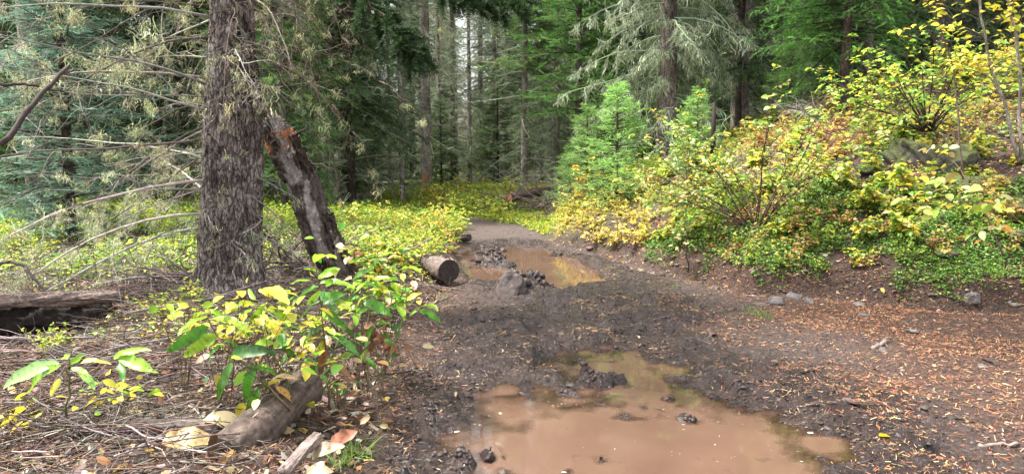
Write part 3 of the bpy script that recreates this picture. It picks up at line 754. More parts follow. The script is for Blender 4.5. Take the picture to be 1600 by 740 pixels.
put(t, 1308, 11.0, 1.0)
t = conifer('spruce_tree', 'blue green spruce with tiered boughs beside the sunny clearing', 'spruce tree', 208, 6.5, .06, .3, 1.7, mat=M_BARK_DARK, pal=G_BLUE, droop=.25, up0=.12, spray=SPRAY_FIR, ssz=.11, sub=11, step=.06, lowfade=.1)
put(t, 113, 9.8, 1.0)
yf = conifer('young_fir', 'bright green young fir', 'fir tree', 209, 2.1, .025, .06, .95, mat=M_BARK_DARK, pal=G_FIR, droop=.15, up0=.22, spray=SPRAY_FIR, ssz=.075, sub=10, step=.040, profile=.8)
YG = 'young firs growing on the slope'
put(yf, 962, 11.2, .92, .4, 'bright green young fir with the widest crown beside the hanging lichen', YG)
put(yf, 915, 12.4, .85, 2.2, 'smaller bright green young fir crowding the widest young fir', YG)
put(yf, 1225, 12.5, .75, 1.2, 'young fir standing under the shaggy deep green fir', YG)
put(yf, 1085, 10.8, .62, 3.2, 'low young fir at the foot of the lichen draped spruce', YG)
put(yf, 890, 15.5, .6, 4.2, 'small young fir behind the brush pile', YG)
t = conifer('spruce_tree', 'grey trunked spruce with bare dead boughs beyond the blue green spruce', 'spruce tree', 210, 15, .17, 7.5, 1.8, mat=M_BARK_FAR, dead0=.9, dead_len=1.9, droop=.6, dead_lichen=.6, lpal=LICHEN)
put(t, 68, 11.6, 1.0)
# EOF-TREES

# ------------------------------------------------------------------ the big spruce beside the trail
def main_spruce():
    rng = np.random.default_rng(7)
    bx, by, bz = ground(356, 462)
    root = thing('spruce_tree', 'large rough barked spruce hung with dead branches and pale lichen beside the leaning snag', 'spruce tree', (bx, by, bz))
    n, sd = 620, 150
    z = np.concatenate([np.linspace(-.2, 3.2, n - 60), np.linspace(3.3, 15, 60)])
    r0 = .216 * (1 - np.maximum(z, 0) / 17) ** .8 * (1 + .42 * np.exp(-np.maximum(z, 0) / .16)) + .0
    r0 = np.where(z < 3.3, r0 - .014 * np.maximum(z, 0), r0 - .045)
    th = np.arange(sd) / sd * 2 * np.pi
    TH, ZZ = np.meshgrid(th, z)
    lob = (.035 * np.cos(3 * TH + .5) + .03 * np.cos(5 * TH + 1.5)) * np.exp(-np.maximum(ZZ, 0) / .35) + .05 * np.exp(-((TH - .15 + (TH > 3.2) * -6.28) / .35) ** 2) * smooth(1.9, 1.2, ZZ) + .02 * vn(TH * 1.2, ZZ * .8, 3)
    # bark plates: cracks cut between scales
    u = TH * .26; a = ridged(np.cos(TH) * 3.3 + ZZ * .4, np.sin(TH) * 3.3 + ZZ * 2.3, 9, 4); b = ridged(np.cos(TH) * 9 + 5, np.sin(TH) * 9 + ZZ * 6, 19, 3)
    R = r0[:, None] + lob + .012 * vn(np.cos(TH) * 2, np.sin(TH) * 2 + ZZ * 1.5, 77) + .016 * a + .013 * b + .007 * vn(np.cos(TH) * 22 + ZZ * 3, np.sin(TH) * 22 + ZZ * 26, 33)
    cx = .055 * np.maximum(ZZ, 0) ** 1.0 + .012 * np.sin(ZZ * 1.4); cy = .01 * ZZ
    V = np.stack([cx + R * np.cos(TH), cy + R * np.sin(TH), ZZ], -1).reshape(-1, 3)
    i = (np.arange(n - 1)[:, None] * sd + np.arange(sd)[None]); j = (np.arange(n - 1)[:, None] * sd + (np.arange(sd)[None] + 1) % sd)
    F = np.stack([i, j, j + sd, i + sd], -1).reshape(-1, 4)
    mesh('trunk', V, F, M_BARK, root)
    def surf(z_, az): 
        rr = np.interp(z_, z, r0); return np.array([.055 * z_ + rr * math.cos(az) * .97, rr * math.sin(az) * .97, z_])
    pal = [(.16, .135, .12), (.26, .23, .21), (.10, .08, .07), (.32, .29, .265)]
    def branch(z_, az, L, el, droop, thick, lich, kid, wig=.11, subl=.42, cpal=pal, lift=.1):
        B = curves(surf(z_, az)[None], np.array([[math.cos(az) * math.cos(el), math.sin(az) * math.cos(el), math.sin(el)]]), np.array([L]), 12, droop, wig * .55, rng, lift=lift)
        A = Acc(); c0 = pick(cpal, 1, rng)
        V, F, c = tubes(B, thick * np.linspace(1, .16, 12)[None], 6, c0); A.add(V, F, c)
        idx, tt, pos, dd, nor = kids(B, kid, rng, .12, .97, .85, .8)
        Lt = (L * subl * (1.15 - tt)) * rng.uniform(.3, 1.2, len(idx))
        T = curves(pos, dd, Lt, 7, .45 + droop * .4, .16, rng)
        V, F, c = tubes(T, np.array([[.0042, .0038, .0033, .0028, .0022, .0016, .001]]) * (thick / .014) ** .5, 4, pick(cpal, len(T), rng)); A.add(V, F, c)
        i2, t2, p2, d2, _ = kids(T, 4, rng, .2, .95, .85, .9)
        T2 = curves(p2, d2, Lt[i2] * .45 * rng.uniform(.4, 1.2, len(i2)), 5, .5, .2, rng)
        V, F, c = tubes(T2, np.array([[.0024, .002, .0017, .0013, .0009]]), 3, pick(cpal, len(T2), rng)); A.add(V, F, c)
        k = int(lich * L * 12)
        if k:
            src = rng.integers(0, len(T), k); p, _ = sample(T, src, rng.random(k) ** .8)
            j = rng.integers(0, len(T2), k); pb, _ = sample(T2, j, rng.random(k))
            p = np.concatenate([p, pb[:k // 2]])
            lichen_tufts(A, p, rng.gamma(2.2, .016, len(p)) + .016, rng, LICHEN, 9, 1)
            if lich > .8:
                m = int(k * .5); q, _ = sample(T, rng.integers(0, len(T), m), rng.random(m)); lichen_tufts(A, q, rng.uniform(.05, .10, m), rng, LICHEN, 12, 1)
        return A.build('dead_branch', [M_TWIG, M_LICH], root)
    # dead lower boughs sweeping out over the clearing
    for k in range(40):
        z_ = .55 + 2.6 * (k + rng.uniform(-.4, .4)) / 40; az = R_(180 + rng.normal(-2, 34)); L = rng.uniform(.9, 2.3)
        branch(z_, az, L, rng.normal(.12, .18) - .10 * (z_ < 1.4), rng.uniform(.2, 1.15), rng.uniform(.007, .015), rng.uniform(.45, 1.0), rng.integers(7, 12))
    # thin hanging boughs on the trail side, coming down from higher up
    for k in range(30):
        z_ = rng.uniform(1.9, 4.2); az = R_(rng.normal(-8, 34)); L = rng.uniform(.7, 1.8)
        branch(z_, az, L, rng.normal(-.05, .2), rng.uniform(1.1, 2.4), rng.uniform(.005, .009), rng.uniform(.25, .55), 10, cpal=[(.12, .09, .07), (.20, .16, .12), (.09, .065, .05)], lift=0)
    # short snapped twigs all round the trunk facing the trail
    for k in range(22):
        z_ = rng.uniform(.25, 3.0); az = R_(rng.uniform(-130, 10)); L = rng.uniform(.25, .75)
        branch(z_, az, L, rng.normal(-.1, .3), rng.uniform(.4, 1.6), rng.uniform(.004, .008), .4, 7, cpal=pal, subl=.6)
    # lichen on the bark itself
    A = Acc(); m = 120; zz = rng.uniform(.3, 3.1, m); az = R_(1) * rng.uniform(-190, 20, m)
    rr = np.interp(zz, z, r0) + .03; p = np.column_stack([.055 * zz + rr * np.cos(az), rr * np.sin(az), zz])
    lichen_tufts(A, p, rng.gamma(2, .014, m) + .012, rng, LICHEN, 6); A.build('bark_lichen', M_LICH, root)
    # living boughs: higher up, two of them hang into view
    def bough(pts, L0, name='live_bough', dens=1.0):
        P = np.array(pts); t = np.linspace(0, 1, 14); ts = np.linspace(0, 1, len(P))
        B = np.column_stack([np.interp(t, ts, P[:, k]) for k in range(3)])[None]; B[0, 1:-1] += rng.normal(0, .012, (12, 3))
        A = Acc(); V, F, c = tubes(B, np.linspace(.016, .003, 14)[None], 6, (.10, .075, .055)); A.add(V, F, c, 1)
        idx, tt, pos, dd, nor = kids(B, int(64 * dens), rng, .22, 1.0, .8, .5)
        Lt = (L0 * (1.1 - tt * .6)) * rng.uniform(.5, 1.1, len(idx)); T = curves(pos, dd, Lt, 7, .55, .07, rng)
        V, F, c = tubes(T, np.array([[.004, .0035, .003, .0025, .002, .0015, .001]]), 4, pick([(.12, .08, .05)], len(T), rng)); A.add(V, F, c, 1)
        kk = 60; ii = np.repeat(np.arange(len(T)), kk); q = np.tile((np.arange(kk) + .2) / kk, len(T)); p, tan = sample(T, ii, q)
        d = nrm(tan + rng.normal(0, .22, (len(ii), 3))); V, F, c = scatter(SPRAY_FIR[0] * [1, 1.2, 1.2], SPRAY_FIR[1], p, frames(d, None, rng.uniform(-1.5, 1.5, len(p))), rng.uniform(.06, .10, len(p)), pick([(.03, .06, .02), (.05, .09, .03), (.025, .045, .018)], len(p), rng)); A.add(V, F, c)
        A.build(name, [M_NEEDLE, M_TWIG], root)
    w = lambda px, py, d: at(px, py, d) - np.array([bx, by, bz])
    bough([surf(4.6, -.2), w(470, -120, 5.4), w(560, -20, 4.9), w(612, 40, 4.7), w(650, 88, 4.6)], .30)
    bough([surf(4.9, -.5), w(560, -150, 4.6), w(660, -50, 4.2), w(735, -14, 4.1), w(800, 6, 4.0)], .22, dens=.7)
    # high crown above the picture
    rngc = rng; A = Acc()
    zc = np.arange(5.2, 14.6, .22); azc = rngc.uniform(0, 6.28, len(zc)); Lc = 1.9 * (1 - (zc - 5.2) / 10) + .2
    B = curves(np.array([surf(a_, b_) for a_, b_ in zip(zc, azc)]), np.column_stack([np.cos(azc), np.sin(azc), np.zeros(len(zc))]), Lc, 6, .7, .06, rngc, lift=.2)
    V, F, c = tubes(B, np.linspace(.02, .004, 6)[None], 4, (.1, .08, .06)); A.add(V, F, c, 1)
    idx, tt, pos, dd, nor = kids(B, 10, rngc, .2, .97, .9, .3); T = curves(pos, dd, Lc[idx] * .4 * (1.1 - tt) + .1, 4, .4, .1, rngc)
    ii = np.repeat(np.arange(len(T)), 3); p, tan = sample(T, ii, np.tile([.2, .5, .8], len(T)))
    V, F, c = scatter(SPRAY_LO[0], SPRAY_LO[1], p, frames(tan), np.full(len(p), .3), pick(G_SPRUCE, len(p), rngc)); A.add(V, F, c); A.build('crown', [M_NEEDLE, M_TWIG], root)
    return root
main_spruce()

# ------------------------------------------------------------------ the leaning snag
def rough_tube(pts, rad, sides, rng, amp=.02, fr=8.0, thr=.1, thick=.02, colf=None, bend=None):
    """a log with bark plates standing proud; returns V,F,col (colf(noise, theta, t)->colour)"""
    P = np.array(pts, float); ts = np.linspace(0, 1, len(P)); L = np.linalg.norm(np.diff(P, axis=0), axis=1).sum(); n = max(30, int(L / .012)); t = np.linspace(0, 1, n)
    Q = np.column_stack([np.interp(t, ts, P[:, k]) for k in range(3)]); 
    ker = np.ones(9) / 9
    for k in range(3): q = np.pad(Q[:, k], 4, mode='edge'); Q[:, k] = np.convolve(q, ker, 'valid')
    r = np.interp(t, np.linspace(0, 1, len(np.atleast_1d(rad))), np.atleast_1d(rad)) if np.ndim(rad) else np.full(n, rad)
    T = nrm(np.gradient(Q, axis=0)); ref = np.array([0, 1.0, .2]) if abs(T[n // 2] @ np.array([0, 1.0, .2])) < .8 else np.array([0, 0, 1.0])
    U = nrm(np.cross(T, ref)); W = np.cross(T, U)
    th = np.arange(sides) / sides * 2 * np.pi; TH, TT = np.meshgrid(th, t * L)
    s0 = rng.integers(0, 999)
    nz = fbm(np.cos(TH) * 1.6 + TT * .6, np.sin(TH) * 1.6 + TT * fr * .5, s0, 4)
    bark = smooth(thr, thr + .05, nz)
    fine = ridged(np.cos(TH) * 6 + 3, np.sin(TH) * 6 + TT * fr * 1.2, s0 + 5, 3)
    R = r[:, None] * (1 + .10 * vn(np.cos(TH) * 1.3, np.sin(TH) + TT * 2.5, s0 + 9)) + bark * thick * (.6 + .4 * fine) + amp * .25 * fine
    V = Q[:, None] + R[..., None] * (U[:, None] * np.cos(TH)[..., None] + W[:, None] * np.sin(TH)[..., None])
    i = (np.arange(n - 1)[:, None] * sides + np.arange(sides)[None]); j = (np.arange(n - 1)[:, None] * sides + (np.arange(sides)[None] + 1) % sides)
    F = [np.stack([i, j, j + sides, i + sides], -1).reshape(-1, 4), np.arange(sides)[None, ::-1], ((n - 1) * sides + np.arange(sides))[None]]
    c = colf(bark, TH, TT / L, nz, fine) if colf else None
    return V.reshape(-1, 3), F, None if c is None else c.reshape(-1, 3), Q, U, W

def snag():
    rng = np.random.default_rng(17)
    root_p = ground(540, 432)
    t = thing('broken_snag', 'broken dead trunk leaning against the large spruce with flaking bark and an orange scar', 'dead tree', tuple(root_p))
    def colf(b, TH, TT, nz, fine):
        wood = np.stack([.24 + .12 * fine, .205 + .11 * fine, .19 + .10 * fine], -1); bk = np.stack([.055 + .04 * fine, .042 + .03 * fine, .036 + .025 * fine], -1)
        c = wood * (1 - b[..., None]) + bk * b[..., None]
        o = (smooth(.75, .80, TT) * smooth(.92, .86, TT) * smooth(-.45, -.2, vn(TH * 1.5, TT * 22, 4)))[..., None]; return np.clip(c * (1 - o) + o * np.array([.30, .12, .06]), .01, 1)
    pts = [root_p + np.array([.05, 0, -.1]) - root_p, at(505, 380, 6.35) - root_p, at(478, 300, 6.35) - root_p, at(447, 238, 6.35) - root_p, at(422, 186, 6.35) - root_p]
    V, F, c, Q, U, W = rough_tube(pts, [.125, .12, .112, .10, .085], 64, rng, .05, 9, -.06, .04, colf)
    mesh('trunk', V, F, M_WOODCOL, t, c)
    # jagged broken top and splinters
    A = Acc(); tip = np.array(pts[-1]); n = 26
    b = tip + rng.normal(0, .045, (n, 3)) - [0, 0, .05]; d = np.tile([-.25, 0, 1.0], (n, 1)) + rng.normal(0, .35, (n, 3)); P = curves(b, d, rng.uniform(.06, .2, n), 4, 0, .15, rng)
    V, F, c = tubes(P, np.array([[.016, .014, .009, .002]]), 5, pick([(.06, .045, .04), (.14, .11, .09), (.25, .2, .17)], n, rng)); A.add(V, F, c); A.build('splinter', M_WOODCOL, t)
    for (px, py, qx, qy, r) in [(470, 248, 525, 264, .010), (500, 330, 540, 352, .008), (452, 215, 478, 200, .009)]:
        P = np.linspace(at(px, py, 6.3) - root_p, at(qx, qy, 6.15) - root_p, 6)[None]; P[0, 1:-1] += rng.normal(0, .01, (4, 3))
        V, F, c = tubes(P, r * np.linspace(1, .4, 6)[None], 6, (.07, .05, .045)); mesh('stub', V, F, M_WOODCOL, t, c)
    # bark plates peeling off the trail side
    for k in range(15):
        u = rng.uniform(.05, .9); q = Q[int(u * (len(Q) - 1))]; a = rng.uniform(-.9, .5)
        side = np.array([math.cos(a), -abs(math.sin(a)), .0]); w_, h_ = rng.uniform(.03, .07), rng.uniform(.06, .16)
        g = np.linspace(-1, 1, 7); GX, GY = np.meshgrid(g, g); prof = (1 - .35 * np.abs(vn(GX * 2 + k, GY * 2, 3)))
        ax = nrm(np.array(pts[-1]) - np.array(pts[0])); tx = np.cross(ax, side)
        base = q + side * .125
        pl = base + GX[..., None] * tx * w_ * prof[..., None] + GY[..., None] * ax * h_ * prof[..., None] + side * (.03 * GX ** 2 + .025 * GY + .01 * vn(GX * 3, GY * 3 + k, 8))[..., None]
        top = pl.reshape(-1, 3); bot = top - side * .012; V = np.concatenate([top, bot]); i = (np.arange(6)[:, None] * 7 + np.arange(6)[None]).ravel()
        f1 = np.stack([i, i + 1, i + 8, i + 7], -1); rim = [*range(0, 7), *range(13, 49, 7), *range(47, 41, -1), *range(35, 0, -7)]
        f3 = np.array([[rim[m], rim[(m + 1) % len(rim)], rim[(m + 1) % len(rim)] + 49, rim[m] + 49] for m in range(len(rim))])
        mesh('bark_plate', V, [f1, f1[:, ::-1] + 49, f3], M_WOODCOL, t, np.tile(pick([(.06, .045, .038), (.09, .065, .055)], 1, rng), (98, 1)))
snag()

# ------------------------------------------------------------------ logs
def cut_disc(center, axis, r, sides, rng, name, parent, colA, colB, out=.0):
    axis = nrm(np.array(axis, float)); u = nrm(np.cross(axis, [0, 0, 1.0])); v = np.cross(axis, u); rings = 14
    th = np.arange(sides) / sides * 2 * np.pi; V = []; c = []
    for k in range(rings + 1):
        rr = r * k / rings
        ww = 1 + .03 * vn(np.cos(th) * 1.5, np.sin(th) * 1.5, 6)
        V.append(center + axis * (out + .0015 * rng.normal()) + rr * ww[:, None] * (np.cos(th)[:, None] * u + np.sin(th)[:, None] * v))
        f = .5 + .5 * math.sin(k * 2.3); base = np.array(colA) * f + np.array(colB) * (1 - f); c.append(np.tile(base, (sides, 1)) * (1 + .2 * vn(np.cos(th) * 3 + k, np.sin(th) * 3, 8))[:, None])
    V = np.concatenate(V); i = (np.arange(rings)[:, None] * sides + np.arange(sides)[None]); j = (np.arange(rings)[:, None] * sides + (np.arange(sides)[None] + 1) % sides)
    return mesh(name, V, [np.stack([i, j, j + sides, i + sides], -1).reshape(-1, 4)], M_WOODCOL, parent, np.concatenate(c))
def log(name, label, p0, p1, rad, seed, cols, cuts=((1, (.10, .075, .065), (.05, .038, .034)),), cat='log', thr=.25, thick=.008, mid=None, sides=56):
    rng = np.random.default_rng(seed); p0 = np.array(p0, float); p1 = np.array(p1, float); o = (p0 + p1) / 2
    t = thing(name, label, cat, tuple(o))
    ca, cb = np.array(cols[0]), np.array(cols[1])
    def colf(b, TH, TT, nz, fine):
        f = np.clip(.5 + .5 * fine, 0, 1)[..., None]; c = ca * f + cb * (1 - f); return np.clip(c * (1 - .35 * b[..., None]), .005, 1)
    pts = [p0 - o, (mid - o) if mid is not None else (p0 + p1) / 2 - o + rng.normal(0, .006, 3), p1 - o]
    V, F, c, Q, U, W = rough_tube(pts, rad, sides, rng, .012, 10, thr, thick, colf)
    mesh('log_bark', V, F, M_WOODCOL, t, c)
    for end, a, b in cuts:
        ax = (p1 - p0) if end else (p0 - p1); r = np.atleast_1d(rad)[-1 if end else 0]
        cut_disc((p1 if end else p0) - o, ax, r * 1.02, 48, rng, 'cut_face', t, a, b, .006)
    return t
log('cut_log', 'sawn log with a round dark cut end beside the trail', at(662, 408, 7.75), at(701, 423, 7.15), [.098, .110], 31, [(.16, .125, .11), (.07, .05, .042)], cuts=((1, (.05, .037, .032), (.026, .02, .018)),))
g = ground(470, 640)
log('fallen_log', 'short smooth brown log under the large leafed plant', at(348, 712, 2.72), at(482, 600, 3.3), [.080, .088, .078, .082], 32, [(.125, .092, .076), (.045, .032, .026)], cuts=((0, (.10, .08, .068), (.05, .038, .032)),), thr=.05, thick=.010)
log('fallen_log', 'slim reddish grey log lying over the dark hollow', at(-90, 476, 4.9), at(196, 463, 5.5), [.038, .048, .036, .044, .030], 33, [(.24, .18, .155), (.08, .055, .048)], cuts=(), cat='log', thr=.0, thick=.02)
log('rotten_log', 'dark rotten log lying under the slim reddish log', at(-110, 512, 5.05), at(178, 490, 5.6), [.15, .12], 34, [(.035, .026, .022), (.012, .009, .008)], cuts=(), cat='log', thr=-.1, thick=.05)
log('fallen_log', 'thin dark log lying in the twig litter near the big dry leaf', at(110, 672, 2.9), at(352, 668, 2.88), [.022, .030], 35, [(.12, .095, .085), (.06, .045, .04)], cuts=(), cat='log')
log('fallen_log', 'short thick stick leaning at the trail edge under dry leaves', at(440, 740, 2.50), at(500, 680, 2.78), [.020, .017], 36, [(.22, .17, .15), (.12, .09, .08)], cuts=(), cat='stick')
log('fallen_log', 'red brown sawn log with its cut end towards the trail bend', at(905, 286, 18.5), at(795, 309, 16.2), [.11, .10], 37, [(.12, .075, .06), (.06, .04, .035)], cuts=((1, (.38, .20, .13), (.27, .13, .09)),))
log('fallen_log', 'dark knotty branch end lying at the trail edge past the sawn log', at(700, 373, 11.2), at(733, 371, 10.9), [.045, .05], 38, [(.13, .09, .08), (.06, .045, .04)], cuts=((1, (.10, .07, .06), (.05, .04, .03)),))
log('fallen_log', 'short half buried log behind the sawn log', at(575, 418, 7.2), at(612, 412, 7.5), [.06, .07], 39, [(.30, .22, .19), (.16, .11, .10)], cuts=((0, (.26, .18, .15), (.16, .11, .09)),))

# brush pile beyond
def dead_bush(name, label, cat, loc, n, L, pal, seed, thick=.012, el=(.1, .5), az=None, group=None, kid=7):
    rng = np.random.default_rng(seed); t = thing(name, label, cat, tuple(loc), group=group); a = rng.uniform(0, 6.28, n) if az is None else rng.normal(az[0], az[1], n); e = rng.uniform(el[0], el[1], n)
    b = rng.normal(0, L * .22, (n, 3)) * [1, 1, .15] + [0, 0, L * .06]
    B = curves(b, np.column_stack([np.cos(a) * np.cos(e), np.sin(a) * np.cos(e), np.sin(e)]), rng.uniform(.5, 1.1, n) * L, 7, .4, .14, rng); A = Acc()
    V, F, c = tubes(B, thick * np.linspace(1, .2, 7)[None], 5, pick(pal, n, rng)); A.add(V, F, c)
    idx, tt, pos, dd, nor = kids(B, kid, rng, .15, .95, .9, .8); T = curves(pos, dd, L * .35 * rng.uniform(.3, 1.1, len(idx)), 5, .4, .2, rng)
    V, F, c = tubes(T, thick * .4 * np.linspace(1, .3, 5)[None], 3, pick(pal, len(T), rng)); A.add(V, F, c)
    A.build('dead_twigs', M_TWIG, t); return t
dead_bush('brush_heap', 'heap of grey dead boughs around the red brown sawn log', 'brush pile', gpt(880, 16.4), 70, 1.5, TWIG_GREY + [(.10, .07, .06), (.07, .05, .045)], 51, .016)
dead_bush('brush_heap', 'pale grey fallen tree top lying behind the yellow shrubs', 'brush pile', gpt(850, 20.5), 60, 2.0, [(.30, .28, .25), (.22, .20, .18)], 52, .014, (.1, .7))
dead_bush('brush_heap', 'small brush heap low beside the young firs', 'brush pile', gpt(872, 15.0), 30, .8, [(.22, .17, .15), (.10, .075, .065)], 53, .010)
dead_bush('brush_heap', 'tangle of dark dead boughs behind the leaning snag', 'brush pile', gpt(470, 7.1), 46, .9, [(.10, .075, .065), (.17, .13, .12), (.06, .045, .04)], 54, .012, (.0, .9))
dead_bush('brush_heap', 'grey brush heap over the slope beside the low fir', 'brush pile', gpt(1262, 11.5), 34, .7, [(.34, .32, .30), (.25, .22, .20)], 55, .009, (.1, .8))
dead_bush('brush_heap', 'dark low brush tangled under the large leafed plants', 'brush pile', gpt(520, 4.5), 40, .55, [(.08, .055, .045), (.14, .10, .085), (.05, .035, .03)], 57, .006, (.0, .7))
dead_bush('brush_heap', 'dark brush in front of the sawn log', 'brush pile', gpt(612, 5.6), 26, .5, [(.09, .06, .05), (.20, .16, .14)], 58, .006, (.0, .5))
dead_bush('brush_heap', 'grey mossy twig heap at the lowest corner of the slash', 'brush pile', gpt(70, 3.0), 40, .5, [(.12, .11, .085), (.20, .18, .15), (.07, .055, .045)], 59, .005, (.0, .5))
dead_bush('brush_heap', 'dead boughs lying against the foot of the large spruce', 'brush pile', gpt(292, 6.5), 34, .9, [(.30, .26, .24), (.20, .16, .15), (.13, .10, .09)], 56, .010, (.0, .45), (3.3, .8))

# ------------------------------------------------------------------ shrubs
def shrub(name, label, cat, seed, h, spread, nst, leaf, pal, w=None, k1=6, k2=7, tmpl=LEAF_S, stem=(.12, .075, .055), thick=.006, group=None, mat=None, bare=.25, el=1.1, roll=.5, droop=.5, lean=(0, 0)):
    rng = np.random.default_rng(seed); t = thing(name, label, cat, group=group)
    a = rng.uniform(0, 6.28, nst); e = np.clip(rng.normal(el, .25, nst), .15, 1.5)
    d = np.column_stack([np.cos(a) * np.cos(e) * spread / h * 1.3 + lean[0], np.sin(a) * np.cos(e) * spread / h * 1.3 + lean[1], np.sin(e)])
    B = curves(rng.normal(0, .03, (nst, 3)) * [1, 1, 0] - [0, 0, .04], d, h * rng.uniform(.6, 1.15, nst), 7, droop, .08, rng); A = Acc()
    V, F, c = tubes(B, thick * np.linspace(1, .3, 7)[None], 5, pick([stem], nst, rng)); A.add(V, F, c)
    idx, tt, pos, dd, nor = kids(B, k1, rng, bare, 1.0, .8, .9); Lt = h * .32 * (1.2 - tt) * rng.uniform(.5, 1.2, len(idx))
    T = curves(pos, dd, Lt, 5, .25, .12, rng); V, F, c = tubes(T, thick * .4 * np.linspace(1, .4, 5)[None], 3, pick([stem], len(T), rng)); A.add(V, F, c)
    A.build('stem', M_TWIG, t)
    ii, t2, p, d2, _ = kids(T, k2, rng, .15, 1.0, 1.0, .5)
    d2 = nrm(d2 * [1, 1, .5] + rng.normal(0, .15, (len(p), 3)) + [0, 0, -.12])
    V, F, c = leaf_cluster(tmpl, p, d2, leaf * rng.uniform(.55, 1.2, len(p)), rng, pal, w, None, roll)
    mesh('foliage', V, F, mat or M_LEAF, t, c); return t
LIME, YEL, ORG, PINK, GRN, TAN, BRN, PALE = (.28, .42, .05), (.64, .52, .06), (.55, .27, .05), (.46, .24, .15), (.12, .25, .035), (.50, .37, .17), (.20, .09, .045), (.50, .55, .24)
PAL_YEL = [YEL, (.75, .62, .12), LIME, ORG, PALE, TAN]; PAL_ORG = [(.50, .24, .06), (.60, .42, .08), PINK, BRN, TAN, (.35, .36, .08), (.36, .15, .06)]; PAL_GRN = [LIME, GRN, (.20, .34, .05), YEL, (.38, .46, .08)]
PAL_MEADOW = [LIME, (.42, .50, .06), (.22, .36, .05), YEL]
sh = {
 'y': shrub('yellow_shrub', 'low yellow leafed shrub', 'shrub', 301, .50, .40, 9, .055, PAL_YEL, [5, 3, 2, 1.5, 2, 1.5]),
 'y2': shrub('tan_shrub', 'low yellow and tan leafed shrub', 'shrub', 302, .42, .40, 8, .06, PAL_YEL + PAL_ORG),
 'o': shrub('orange_shrub', 'low orange leafed shrub', 'shrub', 303, .40, .38, 8, .06, PAL_ORG, [4, 3, 4, 3, 2, 1, 2]),
 'g': shrub('green_shrub', 'low green leafed shrub', 'shrub', 304, .38, .40, 9, .05, PAL_GRN, [2, 5, 4, 1, 2]),
 'm': shrub('meadow_shrub', 'bright yellow green shrub', 'shrub', 305, .55, .45, 10, .06, PAL_MEADOW, [4, 4, 3, 3]),
 'w': shrub('broad_leafed_shrub', 'green shrub with yellowing leaves', 'shrub', 306, .50, .48, 7, .105, PAL_GRN + [YEL, PALE, TAN], [2, 3, 3, 3, 2, 3, 2, 1], tmpl=LEAF_M),
}
SL = {'y': ('low yellow shrub beside the far end of the trail', 'yellow shrubs along the trail'), 'y2': ('low shrub of mixed yellow and tan leaves on the slope', 'yellow and tan shrubs on the slope'),
      'o': ('low shrub of orange and brown leaves on the slope', 'orange shrubs on the slope'), 'g': ('low green shrub on the slope', 'green shrubs on the slope'),
      'm': ('bright yellow green shrub on the forest floor', 'yellow green shrubs on the forest floor'), 'w': ('green shrub with yellowing broad leaves on the slope', 'yellowing broad leafed shrubs on the slope')}
rs = random.Random(44)
def field(kinds, n, xr, yr, test, gap, sc=(.7, 1.2)):
    pts = []; tr = 0
    X = np.array([rs.uniform(*xr) for _ in range(n * 40)]); Y = np.array([rs.uniform(*yr) for _ in range(n * 40)])
    z, a = terrain(X, Y, False, True); ok = test(X, Y, a)
    for x, y, zz in zip(X[ok], Y[ok], z[ok]):
        if abs(x) > .82 * y + .3: continue
        if any((x - p) ** 2 + (y - q) ** 2 < gap * gap for p, q in pts): continue
        pts.append((x, y)); k = rs.choice(kinds); place(sh[k], USED, (x, y, zz - .02), rs.uniform(0, 6.28), rs.uniform(*sc), *SL[k])
        if len(pts) >= n: break
PXf = lambda X, Y: 800 + X / Y * FPX
field('yyy' + 'y', 34, (0, 4), (8.5, 15), lambda X, Y, a: (a['f'] > .12) & (a['f'] < 1.3) & (PXf(X, Y) < 1010), .27, (.55, 1.0))
field(['y2', 'w', 'g', 'o', 'o', 'w'], 40, (1, 6), (7.2, 13), lambda X, Y, a: (a['f'] > .5) & (a['f'] < 3.4) & (PXf(X, Y) > 1010) & (PXf(X, Y) < 1400), .34, (.6, 1.05))
field(['o', 'o', 'w', 'y2'], 34, (2, 8), (8.5, 14), lambda X, Y, a: (a['f'] > 1.8) & (PXf(X, Y) > 1180) & (PXf(X, Y) < 1400), .36, (.6, 1.0))
field(['w', 'g', 'w', 'y2'], 44, (2.6, 8), (6.6, 9.5), lambda X, Y, a: (a['f'] > .7) & (a['f'] < 3) & (PXf(X, Y) > 1330), .36, (.5, .85))
field(['g', 'g', 'w'], 44, (1.2, 6), (6.4, 9), lambda X, Y, a: (a['f'] > .25) & (a['f'] < 1.3) & (PXf(X, Y) > 1050), .3, (.45, .7))
field(['g', 'w', 'y2', 'g'], 46, (1.2, 6), (6.2, 9.5), lambda X, Y, a: (a['f'] > .3) & (a['f'] < 1.9) & (PXf(X, Y) > 1040), .24, (.4, .75))
field(['y', 'm', 'w'], 16, (4, 11), (9, 15), lambda X, Y, a: (PXf(X, Y) > 1400), .5, (.7, 1.1))
field(['m', 'm', 'y'], 40, (-3, 3), (14.5, 21), lambda X, Y, a: (np.maximum(a['rt'], a['l']) > .25) & (PXf(X, Y) > 660) & (PXf(X, Y) < 900) & ~((PXf(X, Y) > 775) & (Y < 17.5)), .42, (.8, 1.5))
field(['m', 'y', 'm', 'w'], 44, (-4.5, -.8), (7.6, 14), lambda X, Y, a: (a['l'] > .25) & (PXf(X, Y) > 520), .34, (.55, .95))
field(['m'], 75, (-12, -2.9), (6.8, 17), lambda X, Y, a: (a['l'] > .5) & (PXf(X, Y) < 480), .55, (.6, 1.1))
